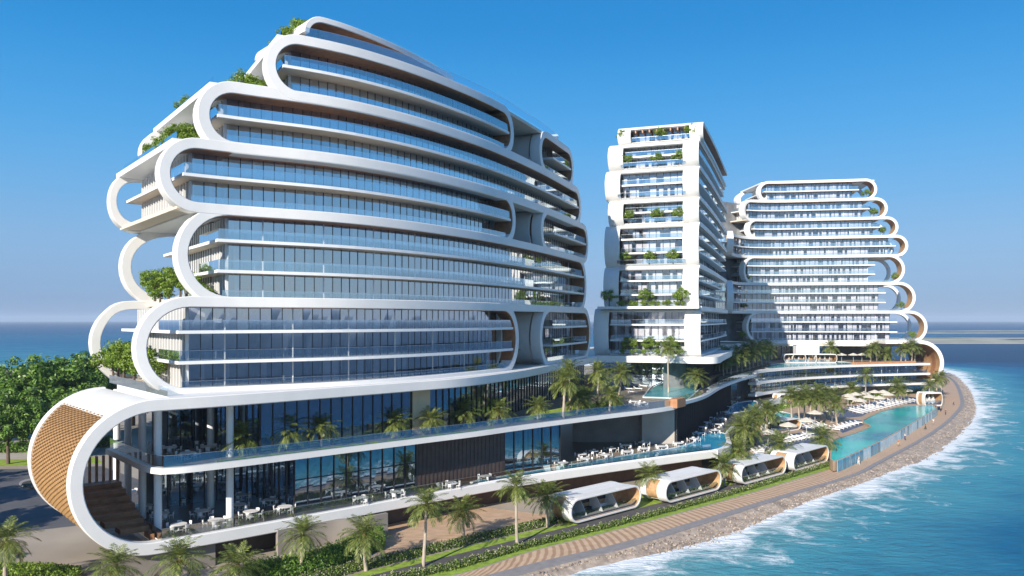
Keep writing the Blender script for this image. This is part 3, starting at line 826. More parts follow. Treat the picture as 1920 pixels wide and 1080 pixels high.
# open timber pergola under the top roof
pm = MB()
for i in range(9):
    a = MT.P(2.0, 3 + i * 1.6)
    pm.box8([MT.P3(2.2, 3.2 + i * 1.6, 70.2), MT.P3(9, 3.2 + i * 1.6, 70.2), MT.P3(9, 3.5 + i * 1.6, 70.2), MT.P3(2.2, 3.5 + i * 1.6, 70.2),
             MT.P3(2.2, 3.2 + i * 1.6, 70.9), MT.P3(9, 3.2 + i * 1.6, 70.9), MT.P3(9, 3.5 + i * 1.6, 70.9), MT.P3(2.2, 3.5 + i * 1.6, 70.9)])
pm.build('pergola', WOOD, mid_tower, fixn=True)
keep_world(mid_tower)

# right tower: long side faces the camera, lower groups bend round to meet the middle tower
RT = Frame([(76, 272), (79, 287), (87, 298.5), (98, 301.0), (115, 298.5), (132, 295.5), (150, 292.3)])
right_tower = empty('hotel_tower', (*RT.P(50, 8), 0), 0, 'distant white stepped hotel tower by the sea with rounded loop ends, rightmost', 'building', 'white ribbon hotel towers')
rg = random.Random(13)
def ur(px, d=0): return RT.upx(px, d, -5, 110)
for k, (za, zb, nf, pl, pr) in enumerate(((18.9, 29.9, 3, 1400, 1739), (29.9, 40.5, 3, 1376, 1717), (40.5, 50.7, 3, 1395, 1697), (50.7, 57.8, 2, 1376, 1703), (57.8, 64.6, 2, 1403, 1685), (64.6, 71.7, 2, 1395, 1665), (71.7, 78.8, 2, 1422, 1645))):
    gl_ = max(ur(pl) + 4, 3)
    gap_ = 12.5 if k in (0, 1, 2) else (8.5 if k != 3 else 6.5)
    module(right_tower, RT, ur(pl), ur(pr), za, zb, nf, gl_, ur(pr) - gap_, 22, rg, dd=.03 * (k % 2), t=1.0 + .03 * (k % 2), bd=2.2, gd=2.0, pane=1.6,
           soff=TAN if k < 6 else WOOD, back=True, white_every=3, step=3, rightwall=4, curtain=.9, glaz=CWR)
slab_mesh(RT, ur(1428), ur(1640), .4, 21.5, 78.3, 78.8, 6).build('roof_slab', [WHITE2], right_tower)
slab_mesh(RT, 16, ur(1610), 9, 19, 19, 72, 6).build('core_wall', [INTERD], right_tower)
keep_world(right_tower)

# ------------------------------------------------------------------ podium
FP = Frame([(-43.3, 77.4), (-36.95, 82.9), (-30.6, 88.4), (-20.9, 97.2), (-13.1, 104.3), (0, 116), (12, 125), (25.7, 134.5), (36.2, 141.3)])
FR = Frame([(-43.3, 77.4), (-36.95, 82.9), (-30.6, 88.4), (-20.9, 98.2), (-13.5, 106), (-6.2, 114.5), (1.5, 130), (8.2, 149), (13.8, 165), (19.5, 181.5)])
podium = empty('hotel_podium', (*FP.P(40, 12), 0), 0, 'long white glazed podium with scroll shaped left end and two open decks', 'building')
ZD1, ZD2, ZR = 3.3, 11.1, 18.15
rP = (ZR - ZD1) / 2; zcP = (ZR + ZD1) / 2; uc = 8.4 + .05
def podium_path(full=True, a0=-90, a1=-270, n=30):
    arc = []
    for i in range(n + 1):
        a = math.radians(a0 + (a1 - a0) * i / n)
        arc.append((FP, uc + rP * math.cos(a), zcP + rP * math.sin(a), math.cos(a), math.sin(a)))
    if not full: return arc
    bot = [(FP, u, ZD1, 0, -1) for u in FP.span(FP.len, uc + 1.5, 2)]
    top = [(FR, u, ZR, 0, 1) for u in FR.span(uc + 1.5, FR.len, 2)]
    return bot + arc + top
band_mesh(podium_path(), 1.3, 0, 1.1, False, .1).build('ribbon_loop', WHITE, podium, smooth=35, fixn=True)
# the scroll shell behind the front ribbon
DS = 20.5
band_mesh(podium_path(False), 1.3, DS - 1.2, DS, False, .1).build('ribbon_loop', WHITE, podium, smooth=35, fixn=True)
band_mesh(podium_path(False, -234, -270, 8), 1.0, 1.05, DS - 1.15, False, .01).build('shell_roof', WHITE, podium, smooth=35, fixn=True)
band_mesh(podium_path(False, -92, -236, 24), .35, 1.05, DS - 1.15, False, .01).build('shell_lining', WOOD, podium, smooth=35, fixn=True)
wk = MB()
nA, nD = 84, 24
a0, a1 = math.radians(-96), math.radians(-236)
def wpt(i, j, off):
    a = a0 + (a1 - a0) * i / nA; d = 1.2 + (DS - 2.55) * j / nD; rr_ = rP + off
    return FP.P3(uc + rr_ * math.cos(a), d, zcP + rr_ * math.sin(a))
for i in range(nA):
    for j in range(nD):
        up_ = (i + j) % 2 == 0
        o_ = .56 if up_ else .38
        wk.quad(wpt(i, j, o_), wpt(i + 1, j, o_ - .08), wpt(i + 1, j + 1, o_ - .08), wpt(i, j + 1, o_), 0)
        wk.quad(wpt(i, j, .2), wpt(i, j, o_), wpt(i, j + 1, o_), wpt(i, j + 1, .2), 1)
        wk.quad(wpt(i + 1, j, .2), wpt(i + 1, j, o_ - .08), wpt(i + 1, j + 1, o_ - .08), wpt(i + 1, j + 1, .2), 1)
        wk.quad(wpt(i, j, .2), wpt(i, j, o_), wpt(i + 1, j, o_ - .08), wpt(i + 1, j, .2), 1)
        wk.quad(wpt(i, j + 1, .2), wpt(i, j + 1, o_), wpt(i + 1, j + 1, o_ - .08), wpt(i + 1, j + 1, .2), 1)
wk.build('woven_panel', [WICKER, WICKERD], podium)
# bleacher steps inside the scroll
def shell_u(z):
    dz = max(-rP + .2, min(rP - .2, z - zcP)); return uc - math.sqrt(max(0, (rP - .5) ** 2 - dz * dz))
for k in range(9):
    d0, d1 = .6 + 1.75 * k, .6 + 1.75 * (k + 1)
    zt = 3.75 + .52 * k
    st = MB()
    ua, ub = shell_u(zt - .55) + .1, 9.0
    us = [ua + (ub - ua) * i / 6 for i in range(7)]
    slab_mesh(FP, ua, ub, d0, d1 + .25, zt - .55, zt, 2, st)
    st.build('bleacher_step', [WOOD if k else TAN], podium)
# timber screen at the back of the scroll
for k in range(12):
    u = .9 + k * .75
    half = math.sqrt(max(.1, (rP - .6) ** 2 - (u - uc) ** 2)) if u < uc else rP - .6
    zb_, zt_ = max(zcP - half, ZD1 + 3.0), min(zcP + half, ZD2 - .3 + (4 if u < 3 else 0))
    if zt_ - zb_ < .5: continue
    s = MB(); s.box8([FP.P3(u, DS - 3.3, zb_), FP.P3(u + .22, DS - 3.3, zb_), FP.P3(u + .22, DS - 2.8, zb_), FP.P3(u, DS - 2.8, zb_),
                      FP.P3(u, DS - 3.3, zt_), FP.P3(u + .22, DS - 3.3, zt_), FP.P3(u + .22, DS - 2.8, zt_), FP.P3(u, DS - 2.8, zt_)])
    s.build('timber_slat', WOOD, podium, fixn=True)

# deck outlines in world plan: one deck plate runs from the left scroll to the right wing
D2E = [FP.P(9.4, .9), FP.P(12, .35)] + [FP.P(u, .35) for u in FP.span(16, 52, 6)] + [(2.6, 120.0), (14, 130.8), (24.5, 140.2), (29, 145)]
D2B = [(32.5, 153), (39.7, 166), (49.5, 190), (60, 212), (70, 230)]
RW = Frame([(70, 230), (77, 239), (90, 250.5), (104, 259), (118, 265.5), (134, 271.0), (146, 275)])
D1E = [FP.P(9.1, .2)] + [FP.P(u, .2) for u in FP.span(12, FP.len, 5)] + [(40, 147), (44, 163), (52, 182), (63.7, 206), (72, 226), (80, 236.5)]
def poly_slab(name, edge, back, z0, z1, mats, parent):
    mb = MB(); mb.prism([tuple(p[:2]) for p in edge] + back, z0, z1, 0, 1); return mb.build(name, mats, parent)
deck2 = D2E + D2B
poly_slab('upper_deck', deck2, [(75, 300), (20, 230), (-2, 170), FP.P(60, 30), FP.P(30, 26), FP.P(9.4, 19.5)], ZD2 - .32, ZD2 + .10, [DECKT, BEIGE], podium)
# white edge of the upper deck: a slim band following the outline
def edge_band(edge, z0, z1, out, inn, m, name, parent, close=()):
    f = Frame(edge, 6); mb = MB(); us = f.span(0, f.len, 1.5); cols = []
    for u in us: cols.append(mb.vs([f.P3(u, -out, z0), f.P3(u, inn, z0), f.P3(u, inn, z1), f.P3(u, -out, z1)]))
    for p, q in zip(cols, cols[1:]):
        for j in range(4): mb.face((p + j, p + (j + 1) % 4, q + (j + 1) % 4, q + j))
    mb.face([cols[0] + j for j in (3, 2, 1, 0)]); mb.face([cols[-1] + j for j in range(4)])
    return mb.build(name, m, parent, smooth=40, fixn=True), f
e2 = [FP.P(8.7, 19), FP.P(8.7, 12), FP.P(8.7, 6), FP.P(8.9, 2.6), FP.P(10.3, .75)] + D2E[2:]
_, F2 = edge_band(e2, ZD2 - .38, ZD2 + .26, .35, .4, WHITE, 'deck_edge', podium)
_, F2b = edge_band([(29, 145)] + D2B, ZD2 - .38, ZD2 + .26, .35, .4, WHITE, 'deck_edge', podium)
rail_mesh(F2, .2, F2.len - .5, .1, ZD2 + .26, 1.25, 2.0).build('balustrade', RLM, podium)
rail_mesh(F2b, .2, F2b.len - .5, .1, ZD2 + .26, 1.15, 2.0).build('balustrade', RLM, podium)
# lower deck
poly_slab('lower_deck', D1E, [(80, 262), (40, 262), (10, 190), FP.P(50, 32), FP.P(9.1, 19)], ZD1 - .2, ZD1 + .55, [FLOORD, WHITE2], podium)
_, F1b = edge_band(D1E[-7:], ZD1 - .8, ZD1 + .75, .3, .5, WHITE, 'deck_edge', podium)
rail_mesh(FP, 9.2, FP.len - 1, .55, ZD1 + .76, 1.0, 2.0).build('balustrade', RLM, podium)
rr = MB()
for i in range(8):
    rr.quad(FP.P3(9.15, .4 + i * 2.2, ZD1 + .56), FP.P3(9.15, .4 + i * 2.2 + 2.17, ZD1 + .56), FP.P3(9.15, .4 + i * 2.2 + 2.17, ZD1 + 1.7), FP.P3(9.15, .4 + i * 2.2, ZD1 + 1.7))
rr.build('balustrade', RLM, podium)
ZF1, ZF2 = ZD1 + .56, ZD2 + .11
slab_mesh(FP, FP.upx(1040, 3, 0, 110), FP.len - 1, 2.6, 9.5, ZF1 - .1, ZF1 + .012, 3).build('deck_paving', [DECKT], podium)
# columns through both floors
cpx = [(296, 999), (267, 972), (240, 949), (219, 928), (431, 975), (395, 952), (364, 929), (334, 914)]
for px, py in cpx:
    g = G(px, py, ZF1); cmb = MB()
    cmb.tube([(g[0], g[1], ZF1), (g[0], g[1], ZD2 - .32)], .42, 16); cmb.tube([(g[0], g[1], ZF2), (g[0], g[1], ZR - .3)], .42, 16)
    cmb.build('column', WHITE2, podium, smooth=50)
# lower storey front: glazing, dark ribbed panel, glazing, recess with walls
def up1(px, d=0): return FP.upx(px, d, 0, 110)
g1a, g1b, g1c, g1d = up1(551, 3.8), up1(779, 3.8), up1(945, 3.8), up1(1050, 3.8)
rg = random.Random(21)
zt1 = ZD2 - .38
curtain_mesh(FP, g1a, g1b, 3.8, ZF1, zt1, 1.75, rg, curtain=.0, transoms=(ZF1 + 3.6,), fin=.16, tilt=.02).build('curtain_wall', CWP, podium)
curtain_mesh(FP, g1c, g1d, 3.8, ZF1, zt1, 1.75, rg, curtain=.0, fin=.16, tilt=.02).build('curtain_wall', CWP, podium)
dpm = MB(); us = FP.span(g1b + .05, g1c - .05, .35)
for i, (a, b2) in enumerate(zip(us, us[1:])):
    dq = 3.62 if i % 2 else 3.68
    slab_mesh(FP, a, b2, dq, 4.0, ZF1, zt1, 1, dpm)
dpm.build('dark_panel', DARKPANEL, podium, fixn=True)
def ret_glass(fr, u, d0, d1, z0, z1, pitch, mats, m=(0, 1)):
    mb = MB(); n = max(1, int((d1 - d0) / pitch)); p = (d1 - d0) / n
    for i in range(n): mb.quad(fr.P3(u, d0 + p * i, z0), fr.P3(u, d0 + p * (i + 1), z0), fr.P3(u, d0 + p * (i + 1), z1), fr.P3(u, d0 + p * i, z1), 0)
    for i in range(n + 1):
        dd_ = d0 + p * i
        q = [fr.P3(u - .14, dd_ - .05, z0), fr.P3(u + .1, dd_ - .05, z0), fr.P3(u + .1, dd_ + .05, z0), fr.P3(u - .14, dd_ + .05, z0)]
        k = mb.vs(q + [(x, y, z1) for x, y, z in q])
        for j in range(4): mb.face((k + j, k + (j + 1) % 4, k + 4 + (j + 1) % 4, k + 4 + j), 1)
    return mb.build('curtain_wall', mats, podium)
ret_glass(FP, g1a, 3.8, 16, ZF1, zt1, 1.75, [GL_P, MULL])
ret_glass(FP, g1d, 3.8, 22, ZF1, zt1, 1.3, [GL_P, MULL])
curtain_mesh(FP, 13, g1a, 15.6, ZF1, zt1, 1.7, rg, curtain=0, fin=.15, tilt=.02).build('curtain_wall', CWP, podium)
bw_ = MB(); us = FP.span(12, g1d, 4)
for a, b2 in zip(us, us[1:]): bw_.quad(FP.P3(a, 16.2, ZF1), FP.P3(b2, 16.2, ZF1), FP.P3(b2, 16.2, zt1), FP.P3(a, 16.2, zt1))
bw_.build('rear_wall', INTERD, podium)
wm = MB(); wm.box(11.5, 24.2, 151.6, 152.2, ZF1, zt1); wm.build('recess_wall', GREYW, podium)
wm = MB(); wm.box(24.3, 30.4, 149.6, 152.0, ZF1, zt1); wm.build('lit_wall', CONC, podium)  # sunlit stretch of the same wall, its light put into a paler material
SL = Frame([(30.6, 149.8), (34.7, 158.8), (38.9, 168), (46, 186), (58, 213)])
curtain_mesh(SL, .1, SL.len, 0, ZF1, zt1, 1.6, rg, curtain=0, fin=.3).build('curtain_wall', CWP, podium)
sw = MB(); us = SL.span(0, SL.len, 5)
for a, b2 in zip(us, us[1:]): sw.quad(SL.P3(a, 3, ZF1), SL.P3(b2, 3, ZF1), SL.P3(b2, 3, zt1), SL.P3(a, 3, zt1))
sw.build('rear_wall', INTERD, podium)
# upper storey front follows the roof edge
def up2(px, d=0): return FR.upx(px, d, 0, 135)
g2a, g2b, g2c = up2(489, 3.4), up2(771, 3.4), up2(805, 3.4)
zt2 = ZR - .76
curtain_mesh(FR, g2a, g2b, 3.4, ZF2, zt2, 1.6, rg, curtain=0, fin=.15, tilt=.02).build('curtain_wall', CWP, podium)
curtain_mesh(FR, g2c, FR.len, 3.4, ZF2, zt2, 1.6, rg, curtain=.04, fin=.15, tilt=.02).build('curtain_wall', CWP, podium)
slab_mesh(FR, g2b + .03, g2c - .03, 3.1, 3.7, ZF2, zt2, 1.5).build('beige_panel', [mat('beige_stone', (.64, .50, .33), .6, .08, .8)], podium, fixn=True)
ret_glass(FR, g2a, 3.4, 14, ZF2, zt2, 1.6, [GL_P, MULL])
curtain_mesh(FR, 14, g2a, 13.6, ZF2, zt2, 1.7, rg, curtain=0, fin=.15, tilt=.02).build('curtain_wall', CWP, podium)
bw_ = MB(); us = FR.span(12, FR.len, 4)
for a, b2 in zip(us, us[1:]): bw_.quad(FR.P3(a, 14.2, ZF2), FR.P3(b2, 14.2, ZF2), FR.P3(b2, 14.2, zt2), FR.P3(a, 14.2, zt2))
bw_.build('rear_wall', INTERD, podium)
# roof terrace plate of the podium and its glass rail at the left end
slab_mesh(FR, uc + 2, FR.len, 1.0, 24, ZR - .3, ZR + .55, 4).build('roof_slab', [WHITE2], podium)
slab_mesh(FP, uc + 5, uc + 24, 24, DS + 10, ZR - .3, ZR + .5, 6).build('roof_slab', [WHITE2], podium)
rl = MB()
for i in range(12):
    rl.quad(FR.P3(10.5, 3.0 + i * 2.1, ZR + .55), FR.P3(10.5, 3.0 + i * 2.1 + 2.07, ZR + .55), FR.P3(10.5, 3.0 + i * 2.1 + 2.07, ZR + 1.6), FR.P3(10.5, 3.0 + i * 2.1, ZR + 1.6))
rl.build('balustrade', RLM, podium)
# base under the middle tower: white ribbon, dark lobby glass, columns
MB_E = [(19.5, 181.5), (27, 181.2), (35, 178.8), (41, 175.8), (45.3, 177.2), (50, 190), (58, 212), (67, 237), (75, 259), (83, 280), (92, 294), (105, 296.5), (125, 294.5), (141, 291)]
edge_band(MB_E, ZR - .75, ZR + .7, .3, 3.2, WHITE, 'ribbon_band', podium)
MBF = Frame(MB_E, 6)
poly_slab('base_plate', MB_E, [(150, 312), (60, 320), (-5, 205)], ZR - .45, ZR + .1, [BEIGE, BEIGE], podium)
curtain_mesh(MBF, 0, 24, 9.5, ZF2, ZR - .8, 1.8, rg, curtain=0, fin=.2).build('curtain_wall', CWP, podium)
curtain_mesh(MBF, 27, MBF.len - 22, 4.5, ZF2 + .2, ZR - .8, 1.8, rg, curtain=.1, fin=.2).build('curtain_wall', CWP, podium)
lw_ = MB(); us = MBF.span(0, MBF.len, 6)
for a, b2 in zip(us, us[1:]): lw_.quad(MBF.P3(a, 12.5, ZD2), MBF.P3(b2, 12.5, ZD2), MBF.P3(b2, 12.5, ZR), MBF.P3(a, 12.5, ZR))
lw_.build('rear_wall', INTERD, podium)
# right wing: two glazed storeys under a curved terrace edge, scroll at the sea end
RZ = [5.3, 8.6, 11.9]
for zz in RZ:
    edge_band([RW.P(u) for u in RW.span(0, RW.len - 3, 5)], zz - .35, zz + .35, .2, 2.2, WHITE, 'deck_edge', podium)
for z0, z1 in ((5.65, 8.25), (8.95, 11.55)):
    curtain_mesh(RW, 1, RW.len - 7, 1.9, z0, z1, 1.35, rg, curtain=.25, white_every=5).build('curtain_wall', CWM, podium)
    rail_mesh(RW, .5, RW.len - 4, .15, z0, .95, 2.0).build('balustrade', RLM, podium)
rpoly = [RW.P(u, .5) for u in RW.span(0, RW.len - 3, 5)]
poly_slab('wing_terrace', rpoly, [(150, 300), (75, 300)], 11.60, 12.05, [DECKT, BEIGE], podium)
poly_slab('wing_floor', rpoly, [(150, 296), (80, 296)], 8.3, 8.65, [DECKT, BEIGE], podium)
poly_slab('wing_floor', rpoly, [(150, 296), (80, 296)], 5.0, 5.35, [DECKT, BEIGE], podium)
lw_ = MB(); us = RW.span(0, RW.len - 8, 5)
for a, b2 in zip(us, us[1:]): lw_.quad(RW.P3(a, 5.5, .5), RW.P3(b2, 5.5, .5), RW.P3(b2, 5.5, 11.6), RW.P3(a, 5.5, 11.6))
lw_.build('rear_wall', INTERD, podium)
RS = Frame([(100, 284.5), (125, 283), (152, 281.5)])
zl, zh = 4.4, 19.2; rr_ = (zh - zl) / 2; uRS = RS.upx(1770, 0, 0, 80) - .6
pth = [(RS, u, zh, 0, 1) for u in RS.span(uRS - rr_ - 12, uRS - rr_, 4)]
for i in range(1, 24):
    a = math.pi / 2 - math.pi * i / 23
    pth.append((RS, uRS - rr_ + rr_ * math.cos(a), (zl + zh) / 2 + rr_ * math.sin(a), math.cos(a), math.sin(a)))
pth += [(RS, u, zl, 0, -1) for u in RS.span(uRS - rr_, uRS - rr_ - 9, 4)]
band_mesh(pth, 1.3, 0, 24, False, .1).build('ribbon_loop', WHITE, podium, smooth=35, fixn=True)
liner_mesh(pth, .655, .25, 23.5, False).build('timber_lining', TAN, podium, smooth=40, fixn=True)
for k in range(4):
    q = [(RS, p[1], p[2], p[3], p[4]) for p in pth if p[1] > uRS - rr_ * .75 and p[2] < (zl + zh) / 2 + 4 and p[2] > zl + .4]
    liner_mesh(q, .75 + .75 * k, 3 + 4.5 * k, 6.0 + 4.5 * k, False).build('seating_tier', TAN if k % 2 else WOOD, podium, smooth=40, fixn=True)
keep_world(podium)

# base wall under the lower deck, ramp wall
base = MB(); us = FP.span(14, FP.len - .5, 3)
for a, b2 in zip(us, us[1:]): base.quad(FP.P3(a, 3.2, 0), FP.P3(b2, 3.2, 0), FP.P3(b2, 3.2, 3.2), FP.P3(a, 3.2, 3.2), 0 if a < 52 else 1)
o = base.build('base_wall', [DARKPANEL, BROWN]); tag(o, 'long dark base wall under the white lower deck, brown towards the cabanas', 'wall')
a_, b_, c_ = G(620, 1008), G(700, 985), G(770, 960)
rw = Frame([(-26.8, 91.6), (-24.0, 94.3), (-21.5, 96.2), (-18.2, 97.5), (-15.5, 99.9)])
mb = slab_mesh(rw, 0, rw.len, 0, .5, 0, 2.9, 1.2)
tag(mb.build('ramp_wall', TAUPE, smooth=40, fixn=True), 'low curved taupe wall rising behind the dark green hedge', 'wall')
wb = MB(); sb = [(44, 163), (52, 182), (63.7, 206), (72, 226), (80, 236.5)]
for p, q in zip(sb, sb[1:]): wb.quad((p[0] - .8, p[1] + .8, 0), (q[0] - .8, q[1] + .8, 0), (q[0] - .8, q[1] + .8, 3.0), (p[0] - .8, p[1] + .8, 3.0))
tag(wb.build('base_wall', DARKPANEL), 'dark wall below the sunken plaza edge behind the pool palms', 'wall')

# ------------------------------------------------------------------ ground surfaces
def gp(lst, z=0.0): return [G(x, y, z)[:2] for x, y in lst]
HB_F = gp(((700, 1098), (860, 1076), (1000, 1032), (1190, 984), (1400, 926), (1566, 876)))
HB_B = gp(((690, 1092), (790, 1071), (960, 1028), (1190, 971), (1400, 914), (1558, 867)))
AS_B = gp(((640, 1092), (700, 1078), (960, 1014), (1190, 955), (1400, 901), (1552, 857)))
GR_B = gp(((600, 1092), (660, 1078), (960, 1004), (1065, 981)))
HA_B = gp(((560, 1088), (610, 1074), (960, 991), (1052, 969)))
loft('asphalt_path', AS_B, HB_B, .014, PATHM, 90)
g_ = loft('grass', GR_B, AS_B[:3] + gp(((1085, 983),)), .016, GRASS, 60, kind='stuff')
loft('grass', HB_B, HB_F, .018, GRASS, 90, kind='stuff')
loft('paving', gp(((690, 1040), (800, 1028), (960, 990), (1052, 968))), [FP.P(u, 3.15) for u in (26, 34, 44, 54)], .012, PROM, 60)
for a, b2 in (((1066, 981), (1236, 940)), ((1222, 944), (1392, 905)), ((1360, 908), (1492, 880))):
    pass
loft('grass', gp(((1040, 968), (1240, 915), (1400, 876), (1500, 850))), gp(((1062, 982), (1190, 956), (1400, 902), (1540, 861))), .010, GRASS, 60, kind='stuff')
rd = MB(); rd.prism(gp(((-400, 885), (60, 879), (190, 874), (262, 900), (300, 935), (250, 965), (150, 985), (20, 1000), (-400, 1040))), -.2, .010); rd.build('road', ROADM, kind='structure')
rd = MB(); rd.prism(gp(((-400, 866), (40, 862), (170, 855), (196, 868), (60, 873), (-400, 880))), -.2, .012); rd.build('grass', GRASS, kind='stuff')
rd = MB(); rd.prism(gp(((-400, 850), (60, 846), (190, 838), (180, 848), (50, 860), (-400, 864))), -.2, .010); rd.build('pavement', CONC, kind='structure')
km = MB()
ring_ = [(70 + 34 * math.cos(a), 908 + 9 * math.sin(a)) for a in [2 * math.pi * i / 24 for i in range(24)]]
km.prism(gp(ring_), -.1, .22, 0); km.build('traffic_island', KERBM, kind='structure')
rd = MB(); rd.prism(gp([(70 + (x - 70) * .86, 908 + (y - 908) * .8) for x, y in ring_], .22), .1, .3); rd.build('soil', mat('dark_soil', (.05, .045, .03), .9), kind='structure')
pl = MB(); us = FP.span(3.5, 15, 1.5)
for a, b2 in zip(us, us[1:]): pl.quad(FP.P3(a, 1.0, -.02), FP.P3(b2, 1.0, -.02), FP.P3(b2, 1.0, 2.7), FP.P3(a, 1.0, 2.7))
tag(pl.build('plinth_wall', TAUPE), 'low taupe plinth under the bottom of the white scroll', 'wall')
# resort pool deck
pd = [G(*q, 1.5)[:2] for q in ((1352, 868), (1420, 850), (1490, 838), (1556, 848), (1568, 864), (1650, 829), (1700, 800), (1752, 767), (1766, 749), (1764, 727))] + [RW.P(u, 4.0) for u in RW.span(RW.len - 3, 0, 8)] + [(63, 207), (52.6, 184), (44.6, 164)]
rd = MB(); rd.prism(pd, -.2, 1.5, 0, 1); rd.build('pool_deck', [SANDP, TAUPE], kind='structure')
for i, ps in enumerate((((1405, 862), (1432, 830), (1465, 816), (1540, 806), (1556, 818), (1544, 836), (1480, 846)), ((1570, 803), (1592, 786), (1628, 790), (1622, 796), (1580, 812)),
                        ((1570, 784), (1582, 766), (1640, 752), (1700, 743), (1735, 748), (1728, 757), (1690, 758), (1640, 768), (1615, 781)), ((1500, 800), (1530, 790), (1552, 797), (1530, 806)))):
    rd = MB(); rd.prism([G(x, y, 1.5)[:2] for x, y in ps], 1.45, 1.506); rd.build('paving', NAVY, kind='structure')

# ------------------------------------------------------------------ pools
def pool(name, pts, z0, z1, water, label, cat='pool', rim=.35, rimm=WHITE2):
    r = empty(name, (*pts[0][:2], z0), 0, label, cat)
    b_ = MB(); b_.prism([p[:2] for p in pts], z0, z1 - .06, 0); b_.build('basin', rimm, r)
    wv_ = MB(); wv_.prism([p[:2] for p in pts], z1 - .055, z1, 0); wv_.build('water_surface', water, r)
    cx = sum(p[0] for p in pts) / len(pts); cy = sum(p[1] for p in pts) / len(pts)
    f = Frame([p[:2] for p in pts] + [pts[0][:2]], 4); rm = MB()
    us = f.span(0, f.len, 1.5); cols = []
    for u in us: cols.append(rm.vs([f.P3(u, -rim / 2, z0), f.P3(u, rim / 2, z0), f.P3(u, rim / 2, z1 + .09), f.P3(u, -rim / 2, z1 + .09)]))
    for p, q in zip(cols, cols[1:]):
        for j in range(4): rm.face((p + j, p + (j + 1) % 4, q + (j + 1) % 4, q + j))
    if rim: rm.build('pool_rim', rimm, r, fixn=True)
    return r
ip = [G(*q, 1.9) for q in ((1557, 860), (1562, 826), (1598, 814), (1632, 800), (1617, 790), (1640, 777), (1665, 768), (1700, 761), (1748, 759), (1755, 766), (1722, 787), (1690, 806), (1650, 828), (1605, 849), (1567, 865))]
infp = pool('infinity_pool', ip, .2, 1.9, POOLG, 'large green blue infinity pool with a glass front beside the promenade', rim=.3, rimm=SANDP)
GWP = mat('frosted_blue_panel', (.58, .76, .84), .15, .2, .6)
GWB = mat('clear_blue_panel', (.10, .34, .48), .1, .3, .5)
gwf = Frame([p[:2] for p in ip[:8:-1]]); gwf = Frame([gwf.P(u, -.35) for u in gwf.span(0, gwf.len, 6)])
us = gwf.span(0, gwf.len, 2.6); rg = random.Random(5)
for i, (a, b2) in enumerate(zip(us, us[1:])):
    g = MB(); slab_mesh(gwf, a + .05, b2 - .05, 0, .08, 0.02, 2.0, 3, g)
    g.build('glass_panel', GWP if rg.random() < .62 else GWB, infp)
    if i % 1 == 0:
        g = MB(); slab_mesh(gwf, a - .045, a + .045, -.03, .11, .02, 2.05, 1, g); g.build('post', GWB, infp)
keep_world(infp)
for (pts, z, wt, lab) in (
    ([FP.P(u, .62) for u in FP.span(up1(900), FP.len, 6)] + [(39.4, 147.6), (43.2, 162.5), (38.6, 163.2), (35.0, 152)] + [FP.P(u, 2.0 + 4.6 * ((u - up1(900)) / (FP.len - up1(900))) ** 1.3) for u in FP.span(FP.len - 4, up1(900), 6)], ZF1 + .12, POOLB, 'long narrow blue lap pool along the edge of the lower deck'),
    ([G(*q, 3.95) for q in ((1362, 776), (1379, 757), (1417, 752), (1412, 768))], ZF1 + .12, POOLB, 'small rectangular blue pool at the corner of the sunken plaza'),
    ([G(*q, 11.3) for q in ((1205, 745), (1233, 720), (1312, 719), (1310, 731), (1281, 754), (1260, 747))], ZF2 + .12, POOLT, 'pale turquoise pool on the upper deck beside the lone tall palm'),
    ([RW.P(u, 1.2) for u in RW.span(RW.upx(1452), RW.upx(1604), 6)] + [(118, 283), (104, 283), (92, 274), (80, 256)], 12.15, POOLT, 'curved turquoise roof pool in front of the rightmost tower'),
    ([G(*q, 1.6) for q in ((1448, 782), (1462, 772), (1482, 776), (1500, 784), (1512, 792), (1490, 795), (1468, 792))], 1.62, POOLG, 'small green lagoon pool behind the white roofed pool bar')):
    f_ = [(p[0], p[1]) for p in pts]
    keep_world(pool('swimming_pool', f_, z - .11, z, wt, lab, rim=.25))

# planting beds, lawns and planters on the decks
bd_ = MB(); us = FP.span(up1(412, .9), up1(940, .9), 3)
slab_mesh(FP, us[0], us[-1], .85, 2.1, ZF2 - .2, ZF2 + .12, 3, bd_)
bd_.build('grass', GRASS, kind='stuff')
bd_ = MB(); bd_.prism([G(*q, 11.4)[:2] for q in ((965, 788), (1020, 771), (1080, 760), (1135, 754), (1170, 757), (1130, 770), (1060, 777))], 11.0, 11.42); bd_.build('grass', GRASS, kind='stuff')
def planter(pts, w_, z0, z1, label):
    f = Frame(pts); o = slab_mesh(f, 0, f.len, -w_ / 2, w_ / 2, z0, z1, 2).build('planter', TERRA, fixn=True); return tag(o, label, 'planter')
planter([G(*q, 11.2)[:2] for q in ((1322, 722), (1347, 712), (1390, 703), (1434, 690))], 1.6, ZF2 - .1, ZF2 + 1.3, 'long terracotta planter wall at the foot of the palm grove terrace')
planter([G(*q, 11.2)[:2] for q in ((1262, 764), (1278, 760))], 1.6, ZF2 - .1, ZF2 + 1.5, 'small square terracotta planter on the corner of the upper deck')
planter([RW.P(u, 1.7) for u in RW.span(RW.upx(1608), RW.len - 8, 6)], 1.4, 11.9, 13.0, 'long tan planter along the roof terrace edge right of the turquoise pool')
tr_ = MB(); tr_.prism([G(*q, 12.6)[:2] for q in ((1347, 709), (1390, 700), (1432, 688), (1445, 681), (1425, 678), (1370, 686), (1343, 694))], 11.0, 12.5); tr_.build('soil', mat('garden_soil', (.10, .085, .045), .9, .3, .5), kind='structure')

# ------------------------------------------------------------------ plants
def rand_dir(rg):
    while True:
        v = Vector((rg.uniform(-1, 1), rg.uniform(-1, 1), rg.uniform(-1, 1)))
        if .05 < v.length < 1: return v.normalized()

